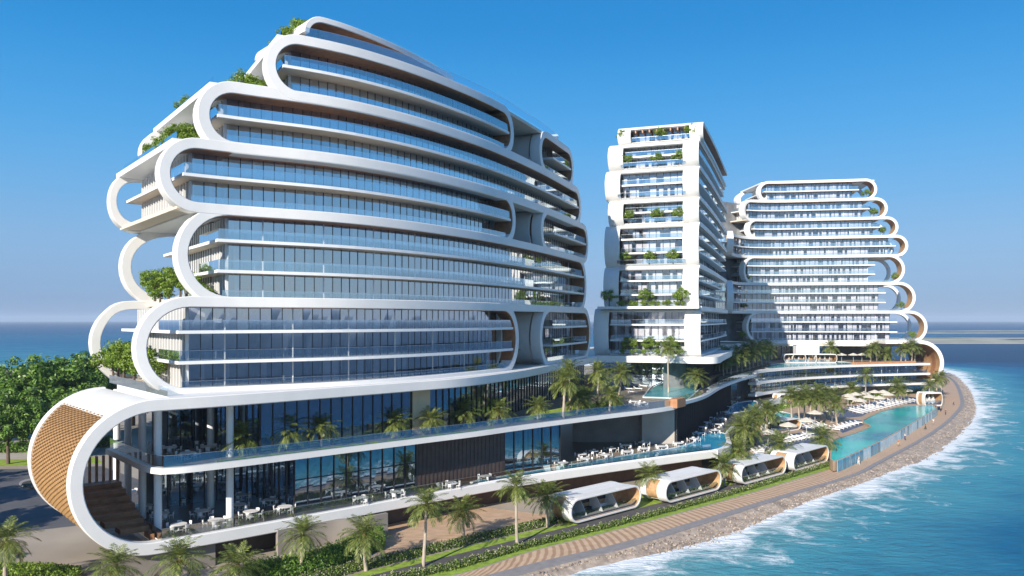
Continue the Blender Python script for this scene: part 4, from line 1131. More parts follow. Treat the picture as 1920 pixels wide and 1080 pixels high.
def leaf_quad(mb, c, nrm, s, rg, m=0, asp=.6):
    t_ = nrm.orthogonal().normalized(); b_ = nrm.cross(t_); a = rg.uniform(0, 6.28)
    x = (t_ * math.cos(a) + b_ * math.sin(a)) * s; y = (b_ * math.cos(a) - t_ * math.sin(a)) * s * asp
    k = mb.vs([c - x, c - y * .9 + x * .1, c + x, c + y * .9 + x * .1]); mb.face((k, k + 1, k + 2, k + 3), m)

def crown_mesh(seed, rx, rz, zc, nclump, nleaf, ls, cr):
    """a crown: clumps spread through an uneven ellipsoid shell, each a loose ball of leaves"""
    rg = random.Random(seed); mb = MB()
    for k in range(nclump):
        d = rand_dir(rg)
        if d.z < -.35: d.z *= .4; d.normalize()
        rr_ = rg.uniform(.45, 1.0) ** .5 * (1 + .22 * math.sin(3 * math.atan2(d.y, d.x) + seed) + .15 * math.sin(5 * d.z + seed))
        c = Vector((d.x * rx * rr_, d.y * rx * rr_, zc + d.z * rz * rr_))
        crr = cr * rg.uniform(.6, 1.3)
        for i in range(nleaf):
            q = rand_dir(rg); r_ = rg.uniform(.3, 1) ** .6
            p = c + Vector((q.x, q.y, q.z * .75)) * crr * r_
            n = (q + rand_dir(rg) * .8 + Vector((0, 0, .35))).normalized()
            leaf_quad(mb, p, n, ls * rg.uniform(.6, 1.25), rg)
    return mb

def trunk_mesh(seed, h, r, spread, nb=6):
    rg = random.Random(seed); mb = MB()
    pts = [Vector((rg.uniform(-.04, .04) * h * i / 4, rg.uniform(-.04, .04) * h * i / 4, h * i / 4)) for i in range(5)]
    mb.tube(pts, [r * 1.25, r, r * .85, r * .7, r * .5], 8)
    for i in range(nb):
        a = 2 * math.pi * i / nb + rg.uniform(-.3, .3); z = h * rg.uniform(.55, .95); b0 = Vector((0, 0, z))
        e = b0 + Vector((math.cos(a) * spread, math.sin(a) * spread, spread * rg.uniform(.5, 1.1)))
        mb.tube([b0, b0.lerp(e, .5) + Vector((0, 0, spread * .12)), e], [r * .45, r * .3, r * .12], 6)
    return mb

def tree_proto(name, seed, h, rx, rz, leafm, label, nclump, nleaf, ls, cr, th=.5):
    r = empty(name, (0, 0, -200), 0, label, 'tree')
    trunk_mesh(seed, h * th, h * .022 + .05, rx * .55).build('trunk', BARK, r, smooth=60)
    crown_mesh(seed, rx, rz, h - rz * .98, nclump, nleaf, ls, cr).build('crown', leafm, r)
    return r
USED = {}
def place(proto, loc, rz=0, scale=1, label=None, group=None):
    """the first placing moves the prototype itself, later ones copy it"""
    if proto.name not in USED:
        USED[proto.name] = 1
        proto.location = loc; proto.rotation_euler = (0, 0, rz); proto.scale = (scale,) * 3
        tag(proto, label, None, group); return proto
    return dup(proto, loc, rz, scale, label, group)

rg = random.Random(31)
big = [tree_proto('broadleaf_tree', 101 + i, 16, 6.4, 6.2, LEAF_D if i else LEAF_D, 'x', 190, 58, .36, 1.35, .55) for i in range(3)]
wood = [(-75, 172, 16), (-20, 165, 16.5), (40, 168, 17), (86, 166, 19), (128, 172, 18), (165, 180, 17.5), (205, 196, 17), (250, 205, 16), (15, 150, 12.5), (70, 152, 12), (118, 158, 12), (160, 163, 11), (300, 200, 15), (345, 190, 14)]
wl_ = ['at the left frame edge, mostly cut off', 'tall and leaning over the left road', 'in the front left tree belt, second full crown', 'tallest in the belt left of the scroll', 'right of the tallest tree in the left belt', 'close behind the top of the cane scroll',
       'rising behind the white scroll roof', 'behind the open loops of the left tower', 'low in front at the left road edge', 'low, shading the road bend left of the scroll', 'low, beside the cane scroll wall', 'low, touching the back ribbon of the scroll', 'seen through the columns of the podium', 'deepest one seen between the podium columns']
for i, (px, Y, h) in enumerate(wood):
    place(big[i % 3], ((px - 960) / F * Y, Y, 0), rg.uniform(0, 6), h / 16, 'dense green broadleaf tree ' + wl_[i], 'trees in the belt left of the hotel')
for i, (x, y, h) in enumerate(((-78, 88, 15), (-92, 100, 16), (-86, 72, 14), (-104, 112, 16), (-100, 84, 15), (-70, 70, 11), (-76, 61, 12), (-66, 52, 10))):
    place(big[i % 3], (x, y, 0), rg.uniform(0, 6), h / 16, '%s shade tree by the left road, outside the frame, throwing shadow on it' % ORD[i], 'shade trees by the left road')
tb = [tree_proto('terrace_tree', 201 + i, 4.4, 1.9, 1.7, LEAF_B, 'x', 52, 40, .17, .62, .55) for i in range(3)]
shrub = [tree_proto('terrace_shrub', 221 + i, 1.5, 1.1, .75, LEAF_B, 'x', 22, 40, .13, .45, .4) for i in range(2)]
TT = [  # px, depth behind the facade, level, height
    (290, 15, L1 + .3, 4.2, 'left end'), (316, 19, L1 + .3, 4.6, 'left end'), (338, 12, L1 + .3, 4.4, 'left end'), (366, 8, L1 + .3, 3.2, 'left end'), (300, 22, L1 + .3, 3.6, 'left end'),
    (212, 24, ZR + .6, 5.0, 'roof'), (232, 19, ZR + .6, 5.6, 'roof'), (252, 14.5, ZR + .6, 5.4, 'roof'), (272, 10, ZR + .6, 4.2, 'roof'), (222, 27, ZR + .6, 4.6, 'roof'),
    (298, 17, L3 + .3, 3.2, 't'), (318, 14, L3 + .3, 3.6, 't'), (342, 11, L3 + .3, 4.2, 't'), (358, 8, L3 + .3, 3.6, 't'), (352, 20, L4 + .3, 3.0, 't'),
    (412, 13, L4 + .3, 3.4, 'u'), (432, 11, L4 + .3, 3.3, 'u'), (455, 8, L4 + .3, 4.0, 'u'), (474, 7, L4 + .3, 3.4, 'u'), (496, 5.5, L4 + .3, 2.6, 'u'),
    (398, 16, L4 + .3, 3.2, 'u'), (444, 13, L4 + .3, 3.8, 'u'), (465, 10, L4 + .3, 3.6, 'u'), (486, 8, L4 + .3, 3.0, 'u'), (288, 20, L3 + .3, 3.2, 't'), (330, 10, L3 + .3, 3.6, 't'), (350, 13, L3 + .3, 4.4, 't'), (515, 13, L5 + .3, 2.6, 'v'), (538, 5, L5 + .3, 2.8, 'v'), (528, 10, L5 + .3, 3.0, 'v'), (546, 8, L5 + .3, 4.0, 'v'), (562, 6.5, L5 + .3, 4.6, 'v'), (576, 5, L5 + .3, 3.4, 'v')]
lev = {'left end': 'big balcony halfway up', 'roof': 'podium roof inside the lowest loops', 't': 'balcony at the third setback below the roof', 'u': 'stepped terrace two groups below the roof', 'v': 'highest terrace beside the roof canopy'}
cnt = {}
for i, (px, d, z, h, key) in enumerate(TT):
    u = TW.upx(px, d, -14, 60); p = TW.P(u, d); k = cnt.get(key, 0); cnt[key] = k + 1
    place(tb[i % 3], (p[0], p[1], z), rg.uniform(0, 6), h / 4.4, '%s bright tree on the %s, left tower' % (ORD[k], lev[key]), 'terrace trees of the left tower')
for i, (px, d, z) in enumerate(((470, 4, L4 + .3), (485, 4.5, L4 + .3), (510, 3.5, L4 + .3), (330, 7, L3 + .3), (312, 10, L3 + .3), (380, 5, L1 + .3), (300, 9.5, L1 + .3))):
    p = TW.P(TW.upx(px, d, -14, 60), d)
    place(shrub[i % 2], (p[0], p[1], z), rg.uniform(0, 6), 1.2, '%s low shrub on the left balconies of the curved tower' % ORD[i], 'terrace shrubs of the left tower')
for i, (z, du) in enumerate(((L0 + .3, 2), (L0 + .3, 4.5), (L2 + .3, 1.5), (L2 + .3, 4), (L4 + .3, 2.5))):
    p = TW.P(gap1 + du, 4)
    place(tb[i % 3], (p[0], p[1], z), rg.uniform(0, 6), .85, '%s shaded plant from below in the recesses of the curved tower' % ORD[i], 'recess plants of the left tower')
FLN = ['lowest', 'second lowest', 'third', 'fourth', 'fifth', 'sixth', 'top']
for k, xs, uo in ((6, (1167, 1237, 1295), -.2), (5, (1175, 1232, 1272), 0), (3, (1178, 1230, 1272), 0), (2, (1172, 1217, 1262), 0), (1, (1142, 1210, 1278), -1.6), (0, (1178, 1217, 1257), 0)):
    for j, px in enumerate(xs):
        u = MOFF[k] + 1.0 + uo
        d = min(range(0, 240), key=lambda q: abs(MT.P(u, q / 10)[0] / MT.P(u, q / 10)[1] - (px - 960) / F)) / 10
        p = MT.P(u, d)
        place(tb[j % 3], (p[0], p[1], MLV[k] + .55), rg.uniform(0, 6), (.9 if k in (0, 1) else .7), '%s bright tree on the %s planted balcony of the middle tower' % (('left', 'centre', 'right')[j], FLN[k]), 'balcony trees of the middle tower')
    for j in range(6 if k in (0, 1) else 0):
        p = MT.P(MOFF[k] + .8 + uo, 4.2 + j * 2.6)
        place(shrub[j % 2], (p[0], p[1], MLV[k] + .5), rg.uniform(0, 6), .95, '%s low shrub from the right along the %s balcony of the middle tower' % (ORD[j], FLN[k]), 'balcony shrubs of the middle tower')
bal = MB(); slab_mesh(MT, -1.9, 2.2, -.3, 22.6, MLV[1] - .05, MLV[1] + .5, 5, bal); b_ = bal.build('balcony_slab', WHITE2, mid_tower); b_.matrix_parent_inverse = Matrix.Translation(mid_tower.location).inverted()
for i, (lv, px) in enumerate(((0, 1711), (1, 1690), (2, 1678), (4, 1655), (5, 1640), (6, 1625), (1, 1395), (2, 1400), (0, 1392))):
    zz = (18.9, 29.9, 40.5, 50.7, 57.8, 64.6, 71.7)[lv] + .7
    p = RT.P(ur(px, 2), 2.0)
    place(tb[i % 3], (p[0], p[1], zz), rg.uniform(0, 6), .72, '%s dark green plant tucked into the loop ends of the rightmost tower' % ORD[i], 'loop plants of the right tower')

# palms: trunk of unit height, crown, dry skirt
def palm_crown(seed, n=42, L_=2.7):
    rg = random.Random(seed); mb = MB()
    for k in range(n):
        az = 2.399963 * k + rg.uniform(-.25, .25); s = (k + .5) / n
        el = math.radians(82 - 118 * s ** .9 + rg.uniform(-8, 8)); Lf = L_ * rg.uniform(.82, 1.1) * (.75 + .35 * min(1, s * 2))
        droop = math.radians(rg.uniform(38, 70)); pts = [Vector((math.cos(az) * .1, math.sin(az) * .1, .05))]; N_ = 9; h = Vector((math.cos(az), math.sin(az), 0))
        twist = rg.uniform(-.25, .25); side0 = Vector((-math.sin(az), math.cos(az), 0))
        for i in range(N_):
            e = el - droop * (i / N_) ** 1.4
            pts.append(pts[-1] + (h * math.cos(e) + Vector((0, 0, 1)) * math.sin(e) + side0 * twist * i / N_) * Lf / N_)
        for a, b2 in zip(pts, pts[1:]):
            wq = .03; kk_ = mb.vs([a - side0 * wq, a + side0 * wq, b2 + side0 * wq * .7, b2 - side0 * wq * .7]); mb.face((kk_, kk_ + 1, kk_ + 2, kk_ + 3))
        nl = 19
        for i in range(nl):
            t_ = .12 + .88 * i / (nl - 1); f = t_ * N_; i0 = min(N_ - 1, int(f)); p = pts[i0].lerp(pts[i0 + 1], f - i0)
            fw = (pts[i0 + 1] - pts[i0]).normalized(); upv = side0.cross(fw).normalized()
            if upv.z < 0: upv = -upv
            ll = (.30 + .52 * math.sin(math.pi * min(1, t_ * .93 + .08))) * rg.uniform(.85, 1.12)
            for sg in (-1, 1):
                d = (side0 * sg * .78 + fw * (.55 + .4 * t_) + upv * rg.uniform(.05, .3) - Vector((0, 0, rg.uniform(.05, .35)))).normalized()
                tip = p + d * ll - Vector((0, 0, ll * .18)); md = p + d * ll * .45; wv2 = d.cross(upv).normalized() * .038
                kk_ = mb.vs([p, md - wv2, tip, md + wv2]); mb.face((kk_, kk_ + 1, kk_ + 2, kk_ + 3))
    return mb
def palm_skirt(seed):
    rg = random.Random(seed); mb = MB()
    for k in range(26):
        az = rg.uniform(0, 6.28); h = Vector((math.cos(az), math.sin(az), 0)); s0 = Vector((-math.sin(az), math.cos(az), 0))
        a = h * .14 + Vector((0, 0, rg.uniform(-.35, .1))); b2 = a + h * rg.uniform(.15, .5) + Vector((0, 0, -rg.uniform(.25, .7)))
        kk_ = mb.vs([a - s0 * .05, a + s0 * .05, b2 + s0 * .09, b2 - s0 * .09]); mb.face((kk_, kk_ + 1, kk_ + 2, kk_ + 3))
    mb.tube([(0, 0, -.55), (0, 0, -.2), (0, 0, .12)], [.14, .27, .16], 9)
    return mb
def palm_trunk(seed):
    rg = random.Random(seed); mb = MB(); n = 14
    bx, by = rg.uniform(-.25, .25), rg.uniform(-.25, .25); pts = []; rad = []
    for i in range(n + 1):
        s = i / n; pts.append((bx * (1 - s) ** 2, by * (1 - s) ** 2, s)); rad.append(.165 + .06 * (1 - s) ** 4 + (.014 if i % 2 else -.008))
    mb.tube(pts, rad, 9); return mb
PCR = [palm_crown(301 + i).build('crown', LEAF_P).data for i in range(4)]
PSK = [palm_skirt(311 + i).build('dry_skirt', LEAF_DRY).data for i in range(2)]
PTR = [palm_trunk(321 + i).build('trunk', TRUNK, smooth=50).data for i in range(3)]
for o in [o for o in COL.objects if o.parent is None and o.name.split('.')[0] in ('crown', 'dry_skirt', 'trunk')]: bpy.data.objects.remove(o)
pn = [0]
def palm(x, y, z, h, cs, label, group):
    i = pn[0]; pn[0] += 1
    r = empty('palm_tree', (x, y, z), rg.uniform(0, 6.28), label, 'palm tree', group); cs *= rg.uniform(.88, 1.12)
    r.rotation_euler = (rg.uniform(-.05, .05), rg.uniform(-.05, .05), r.rotation_euler[2])
    h = max(.6, h) * rg.uniform(.97, 1.03)
    for nm, me, loc, sc in (('trunk', PTR[i % 3], (0, 0, 0), (min(1.15, cs), min(1.15, cs), h)), ('crown', PCR[i % 4], (0, 0, h), (cs, cs, cs * rg.uniform(.95, 1.1))), ('dry_skirt', PSK[i % 2], (0, 0, h), (cs,) * 3)):
        o = bpy.data.objects.new(nm, me); COL.objects.link(o); o.parent = r; o.location = loc; o.scale = sc
        o.rotation_euler = (rg.uniform(-.08, .08), rg.uniform(-.08, .08), 0) if nm == 'crown' else (0, 0, 0)
    return r
def palm_row(lst, z, cs, what, group, seedh=None):
    """lst: (px, crown py, base py) measured on the photo, standing on level z; ordered from the left"""
    lst = sorted(lst)
    for k, (px, cy, by) in enumerate(lst):
        g = G(px, by, z); h = CAMZ - z - (cy - HZ) * g[1] / F
        palm(g[0], g[1], z, h, cs, '%s palm from the left %s' % (ORD[k], what), group)
palm_row([(10, 1012, 1112), (215, 1062, 1128), (335, 1046, 1118), (445, 1058, 1106), (566, 1000, 1079), (684, 1000, 1071), (797, 945, 1062), (868, 958, 1013), (968, 908, 1022), (1024, 930, 988), (1218, 888, 936), (1358, 872, 912)],
         0, 1.0, 'in the front row beside the promenade', 'palms beside the promenade')
palm_row([(452, 818, 850), (542, 806, 842), (604, 799, 836), (740, 791, 818), (808, 786, 812), (871, 772, 799), (934, 769, 793), (1010, 762, 786)],
         ZF2 + .1, .95, 'in the row along the upper deck edge', 'palms along the upper deck edge')
palm_row([(1058, 712, 783), (1068, 692, 772), (1084, 748, 775), (1098, 745, 770), (1122, 698, 768), (1128, 712, 756), (1144, 742, 770), (1163, 698, 745), (1150, 752, 762), (1252, 652, 736), (1304, 704, 732)],
         ZF2 + .1, 1.05, 'in the cluster by the upper deck pool', 'palms by the upper deck pool')
palm_row([(1356, 676, 704), (1364, 664, 700), (1372, 670, 702), (1381, 660, 698), (1390, 668, 698), (1397, 655, 692), (1405, 664, 693), (1412, 650, 690), (1420, 658, 688), (1428, 648, 686), (1436, 655, 684), (1442, 648, 683), (1350, 660, 696)],
         12.5, 1.15, 'in the dense grove beside the middle tower', 'palms in the terrace grove')
palm_row([(1557, 650, 679), (1633, 655, 681), (1643, 650, 678), (1661, 662, 681), (1689, 651, 679), (1697, 655, 680), (1709, 648, 680), (1716, 654, 679)],
         12.05, 1.25, 'on the roof terrace of the right wing', 'palms on the right roof terrace')
palm_row([(1386, 806, 842), (1402, 788, 838), (1396, 800, 848), (1416, 783, 834), (1438, 768, 816), (1445, 775, 812), (1383, 842, 880), (1462, 833, 860), (1541, 818, 846), (1484, 740, 790), (1497, 745, 792), (1508, 737, 788), (1520, 745, 794), (1531, 735, 786),
          (1541, 748, 794), (1549, 740, 785), (1563, 738, 778), (1567, 757, 796)], 1.5, 1.2, 'among the palms around the lagoon bar and cabanas', 'palms around the pool bar')
palm_row([(1598, 728, 755), (1623, 702, 748), (1684, 722, 752), (1690, 730, 754), (1742, 722, 745), (1756, 712, 742), (1764, 706, 736)], 1.5, 1.25, 'standing behind the infinity pool', 'palms behind the infinity pool')

# hedges and low planting
def hedge(name, A, B, h, n, label, flowers=0, leaf=.13, m=LEAF_H, lean=1.3):
    a, b2 = resample(A, 200), resample(B, 200); rg2 = random.Random(len(label)); mb = MB()
    for i in range(n + flowers):
        s = rg2.random() ** lean * 198.9; k = int(s); f = s - k; v = rg2.random()
        x0, y0 = a[k][0] + (a[k + 1][0] - a[k][0]) * f, a[k][1] + (a[k + 1][1] - a[k][1]) * f
        x1, y1 = b2[k][0] + (b2[k + 1][0] - b2[k][0]) * f, b2[k][1] + (b2[k + 1][1] - b2[k][1]) * f
        hh = h * (.72 + .28 * math.sin(s * 2.1) * math.sin(s * .77 + 1)) * (1 - .5 * (2 * v - 1) ** 4)
        z = hh * (rg2.random() ** .55 if i < n else rg2.uniform(.75, 1.15))
        p = Vector((x0 + (x1 - x0) * v + rg2.uniform(-.1, .1), y0 + (y1 - y0) * v + rg2.uniform(-.1, .1), z))
        leaf_quad(mb, p, (rand_dir(rg2) + Vector((0, 0, .5))).normalized(), leaf * rg2.uniform(.7, 1.3) * (1 if i < n else .62), rg2, 0 if i < n else 1)
    return tag(mb.build(name, [m, FLOWER]), label, 'hedge')
def between(A, B, s): 
    a, b2 = resample(A, 60), resample(B, 60); return [(p[0] + (q[0] - p[0]) * s, p[1] + (q[1] - p[1]) * s) for p, q in zip(a, b2)]
hedge('flowering_hedge', between(HB_B, HB_F, .12), between(HB_B, HB_F, .62), .85, 17000, 'long flowering hedge between the asphalt path and the striped promenade', 2600)
hedge('flowering_hedge', HA_B, between(HA_B, GR_B, .9), .85, 9000, 'shorter flowering hedge behind the grass strip, under the first palms', 1500, lean=1)
hedge('clipped_hedge', gp(((455, 1078), (560, 1060), (715, 1008))), gp(((470, 1096), (600, 1078), (722, 1030))), 2.3, 14000, 'dark green clipped hedge below the deck at the bottom of the photo', 0, .15, LEAF_D, 1)
hedge('low_planting', gp(((-60, 1060), (60, 1062), (150, 1070))), gp(((-60, 1110), (60, 1112), (150, 1105))), 1.1, 7000, 'leafy ground planting in the bottom left corner', 0, .16, LEAF_B, 1)
hedge('boundary_hedge', gp(((-200, 846), (60, 842), (210, 832))), gp(((-200, 853), (60, 849), (210, 838))), 2.4, 7000, 'dark hedge under the tree belt left of the scroll', 0, .3, LEAF_D, 1)
hedge('low_planting', [G(*q, 1.5)[:2] for q in ((1592, 757), (1660, 743), (1730, 735))], [G(*q, 1.5)[:2] for q in ((1588, 752), (1655, 740), (1728, 732))], 3.2, 2600, 'row of shrubs at the foot of the right wing behind the lounger field', 0, .3, LEAF_B, 1)
hedge('low_planting', [G(*q, 1.5)[:2] for q in ((1372, 858), (1385, 835), (1415, 812))], [G(*q, 1.5)[:2] for q in ((1385, 864), (1400, 842), (1428, 818))], 2.8, 2600, 'shrubs under the palms between the lower deck edge and the third cabana', 0, .3, LEAF_B, 1)
hedge('low_planting', gp(((1424, 786), (1470, 768), (1520, 757))), gp(((1436, 792), (1480, 776), (1526, 764))), 3.0, 2200, 'mixed shrubs under the palms behind the lagoon pool', 0, .35, LEAF_B, 1)

# ------------------------------------------------------------------ furniture
def table_proto():
    r = empty('dining_table', (0, 0, -200), 0, 'x', 'table')
    t_ = MB(); t_.disc((0, 0), .88, .71, .75, 20); t_.disc((0, 0), .80, .66, .71, 20); t_.build('tabletop', CHAIRM, r)
    p = MB(); p.disc((0, 0), .42, 0, .04, 14); p.tube([(0, 0, .04), (0, 0, .3), (0, 0, .66)], [.12, .06, .09], 8); p.build('pedestal', CHAIRM, r); return r
def chair_proto():
    c = MB()
    c.box8([(-.24, -.24, .43), (.24, -.24, .43), (.21, .23, .41), (-.21, .23, .41), (-.24, -.24, .47), (.24, -.24, .47), (.21, .23, .46), (-.21, .23, .46)])
    for k in range(5):   # curved back rest
        a0, a1 = -1.0 + k * .4, -.6 + k * .4
        def q(a, r_, z): return (r_ * math.sin(a), .02 + r_ * math.cos(a) , z)
        c.box8([q(a0, .24, .46), q(a1, .24, .46), q(a1, .28, .46), q(a0, .28, .46), q(a0, .27, .84), q(a1, .27, .84), q(a1, .31, .84), q(a0, .31, .84)])
    for x, y in ((-.2, -.2), (.2, -.2), (-.18, .2), (.18, .2)): c.tube([(x * 1.15, y * 1.15, 0), (x, y, .43)], [.018, .025], 6)
    return c.build('dining_chair', CHAIRM)
TBL = table_proto(); CH = chair_proto(); CH.location = (0, 0, -200); tag(CH, 'x', 'chair'); CHU = [0]
rg = random.Random(77)
def dining(lst, z, n, what, gt, gc):
    lst = sorted(lst)
    for k, (px, py) in enumerate(lst):
        x, y, _ = G(px, py, z + .75); rot = rg.uniform(0, 6.28)
        o = place(TBL, (x, y, z), rot, 1, '%s white round table from the left %s' % (ORD[k], what), gt)
        for i in range(n):
            a = rot + 2 * math.pi * i / n + rg.uniform(-.12, .12); R_ = rg.uniform(1.0, 1.2)
            lab = 'white chair at the round tables ' + what
            loc = (x + R_ * math.cos(a), y + R_ * math.sin(a), z); rz = a - math.pi / 2 + rg.uniform(-.15, .15)
            if not CHU[0]:
                CHU[0] = 1; c = CH; c.location = loc; c.rotation_euler = (0, 0, rz); tag(c, lab, None, gc)
            else: dup(CH, loc, rz, None, lab, gc)
dining([(335, 982), (405, 974), (379, 957), (338, 934), (303, 962), (272, 947), (242, 920), (285, 910), (350, 895), (394, 920), (453, 927), (448, 945), (470, 958), (507, 936), (534, 949), (679, 933), (743, 922), (847, 905), (911, 892)][:19], ZF1, 5, 'on the left lower deck', 'tables on the left lower deck', 'chairs on the left lower deck')
dining([(1056, 867), (1097, 859), (1091, 851), (1113, 845), (1134, 852), (1146, 840), (1173, 834), (1176, 846), (1207, 840), (1205, 829), (1241, 836), (1273, 830), (1301, 822)], ZF1, 4, 'beside the lap pool', 'tables beside the lap pool', 'chairs beside the lap pool')
dining([(1309, 811), (1318, 800), (1324, 791), (1330, 782), (1335, 773), (1340, 764), (1346, 755), (1352, 747), (1340, 806), (1348, 795), (1354, 784), (1360, 772), (1368, 762), (1374, 752), (1382, 744), (1392, 738)], ZF1, 3, 'in the shaded sunken plaza', 'tables in the sunken plaza', 'chairs in the sunken plaza')
dining([(318, 838), (352, 848), (391, 836), (373, 825), (354, 813), (334, 798), (299, 828)], ZF2, 5, 'on the upper deck behind the scroll', 'tables on the left upper deck', 'chairs on the left upper deck')
dining([(1190, 752), (1203, 755)], ZF2, 4, 'on the upper deck beside the palms', 'tables by the upper pool', 'chairs by the upper pool')

def lounger_proto():
    r = empty('sun_lounger', (0, 0, -200), 0, 'x', 'sun lounger'); f = MB()
    for x in (-.3, .3):
        for y in (-.85, .8): f.tube([(x, y, 0), (x, y, .28)], .03, 6)
    f.box(-.34, .34, -.95, .95, .26, .31); f.build('frame', CHAIRM, r)
    c = MB(); c.box(-.31, .31, -.93, .35, .312, .40)
    c.box8([(-.31, .36, .32), (.31, .36, .32), (.31, .95, .66), (-.31, .95, .66), (-.31, .31, .40), (.31, .31, .40), (.31, .90, .74), (-.31, .90, .74)])
    c.build('cushion', CHAIRM, r); return r
LNG = lounger_proto()
def umb_proto():
    r = empty('parasol', (0, 0, -200), 0, 'x', 'parasol')
    p = MB(); p.tube([(0, 0, 0), (0, 0, 2.75)], .035, 8); p.disc((0, 0), .3, 0, .06, 12); p.build('pole', CHAIRM, r)
    c = MB(); n = 8; apex = c.vs([(0, 0, 2.85)]); ring = c.vs([(1.55 * math.cos(2 * math.pi * (i + .5) / n), 1.55 * math.sin(2 * math.pi * (i + .5) / n), 2.3) for i in range(n)])
    low = c.vs([(1.55 * math.cos(2 * math.pi * (i + .5) / n), 1.55 * math.sin(2 * math.pi * (i + .5) / n), 2.14) for i in range(n)])
    for i in range(n):
        j = (i + 1) % n; c.face((apex, ring + i, ring + j)); c.face((ring + i, low + i, low + j, ring + j))
    c.build('canopy', UMB, r); return r
UMBP = umb_proto()
def loungers(pts, z, rot, what, grp, um_every=0):
    k2 = 0
    for k, (px, py) in enumerate(pts):
        x, y, _ = G(px, py, z)
        place(LNG, (x, y, z), rot + rg.uniform(-.12, .12), 1.05, 'white sun lounger ' + what, grp)
def grid_px(quad, nu, nv):
    (a, b2, c, d) = quad; out = []
    for j in range(nv):
        for i in range(nu):
            s, t_ = (i + .5) / nu, (j + .5) / nv
            out.append((a[0] * (1 - s) * (1 - t_) + b2[0] * s * (1 - t_) + c[0] * s * t_ + d[0] * (1 - s) * t_, a[1] * (1 - s) * (1 - t_) + b2[1] * s * (1 - t_) + c[1] * s * t_ + d[1] * (1 - s) * t_))
    return out
loungers(grid_px(((1455, 824), (1520, 812), (1532, 822), (1468, 834)), 9, 2), 1.51, .9, 'on the navy tiles behind the cabanas', 'sun loungers behind the cabanas')
loungers(grid_px(((1545, 806), (1600, 795), (1618, 792), (1570, 809)), 7, 2), 1.51, .9, 'on the dark deck where the infinity pool narrows', 'sun loungers at the pool narrows')
loungers(grid_px(((1585, 770), (1690, 746), (1725, 752), (1612, 778)), 15, 4), 1.51, .6, 'in the wide field behind the infinity pool', 'sun loungers behind the infinity pool')
loungers(grid_px(((1412, 848), (1440, 838), (1450, 845), (1420, 856)), 4, 2), 1.51, .9, 'on the navy tiles left of the palm pair', 'sun loungers left of the cabanas')
loungers(grid_px(((1500, 803), (1540, 794), (1550, 799), (1512, 808)), 5, 2), 1.51, .9, 'on the dark tiles under the lagoon palms', 'sun loungers under the lagoon palms')
loungers([(1186, 737), (1196, 731), (1206, 726), (1216, 721), (1178, 731), (1190, 725), (1200, 720), (1210, 716)], ZF2, 1.2, 'beside the turquoise upper deck pool', 'sun loungers by the upper pool')
UL = [(1176, 726, ZF2, 'by the upper deck pool'), (1187, 720, ZF2, 'by the upper deck pool'), (1198, 715, ZF2, 'by the upper deck pool'), (1208, 711, ZF2, 'by the upper deck pool'), (1219, 706, ZF2, 'by the upper deck pool'),
      (1596, 766, 1.51, 'in the lounger field'), (1612, 770, 1.51, 'in the lounger field'), (1630, 762, 1.51, 'in the lounger field'), (1648, 765, 1.51, 'in the lounger field'), (1664, 757, 1.51, 'in the lounger field'), (1604, 757, 1.51, 'in the lounger field'), (1640, 752, 1.51, 'in the lounger field'), (1680, 752, 1.51, 'in the lounger field'), (1700, 749, 1.51, 'in the lounger field'),
      (1440, 838, 1.51, 'on the navy tiles'), (1478, 822, 1.51, 'on the navy tiles'), (1512, 812, 1.51, 'on the navy tiles'), (1528, 796, 1.51, 'on the navy tiles'), (1590, 760, 1.51, 'in the lounger field'), (1656, 752, 1.51, 'in the lounger field'), (1620, 755, 1.51, 'in the lounger field'), (1560, 792, 1.51, 'on the navy tiles'), (1578, 676, 12.06, 'on the right roof terrace'), (1600, 676, 12.06, 'on the right roof terrace'), (1616, 675.5, 12.06, 'on the right roof terrace')]
cnt = {}
for px, py, z, what in UL:
    x, y, _ = G(px, py, z)
    if z > 12: y = 283; x = (px - 960) / F * y
    k = cnt.get(what, 0); cnt[what] = k + 1
    place(UMBP, (x, y, z), rg.uniform(0, 1), 1.15 if z > 12 else 1.25, '%s cream parasol counted %s' % (ORD[k], what), 'cream parasols')

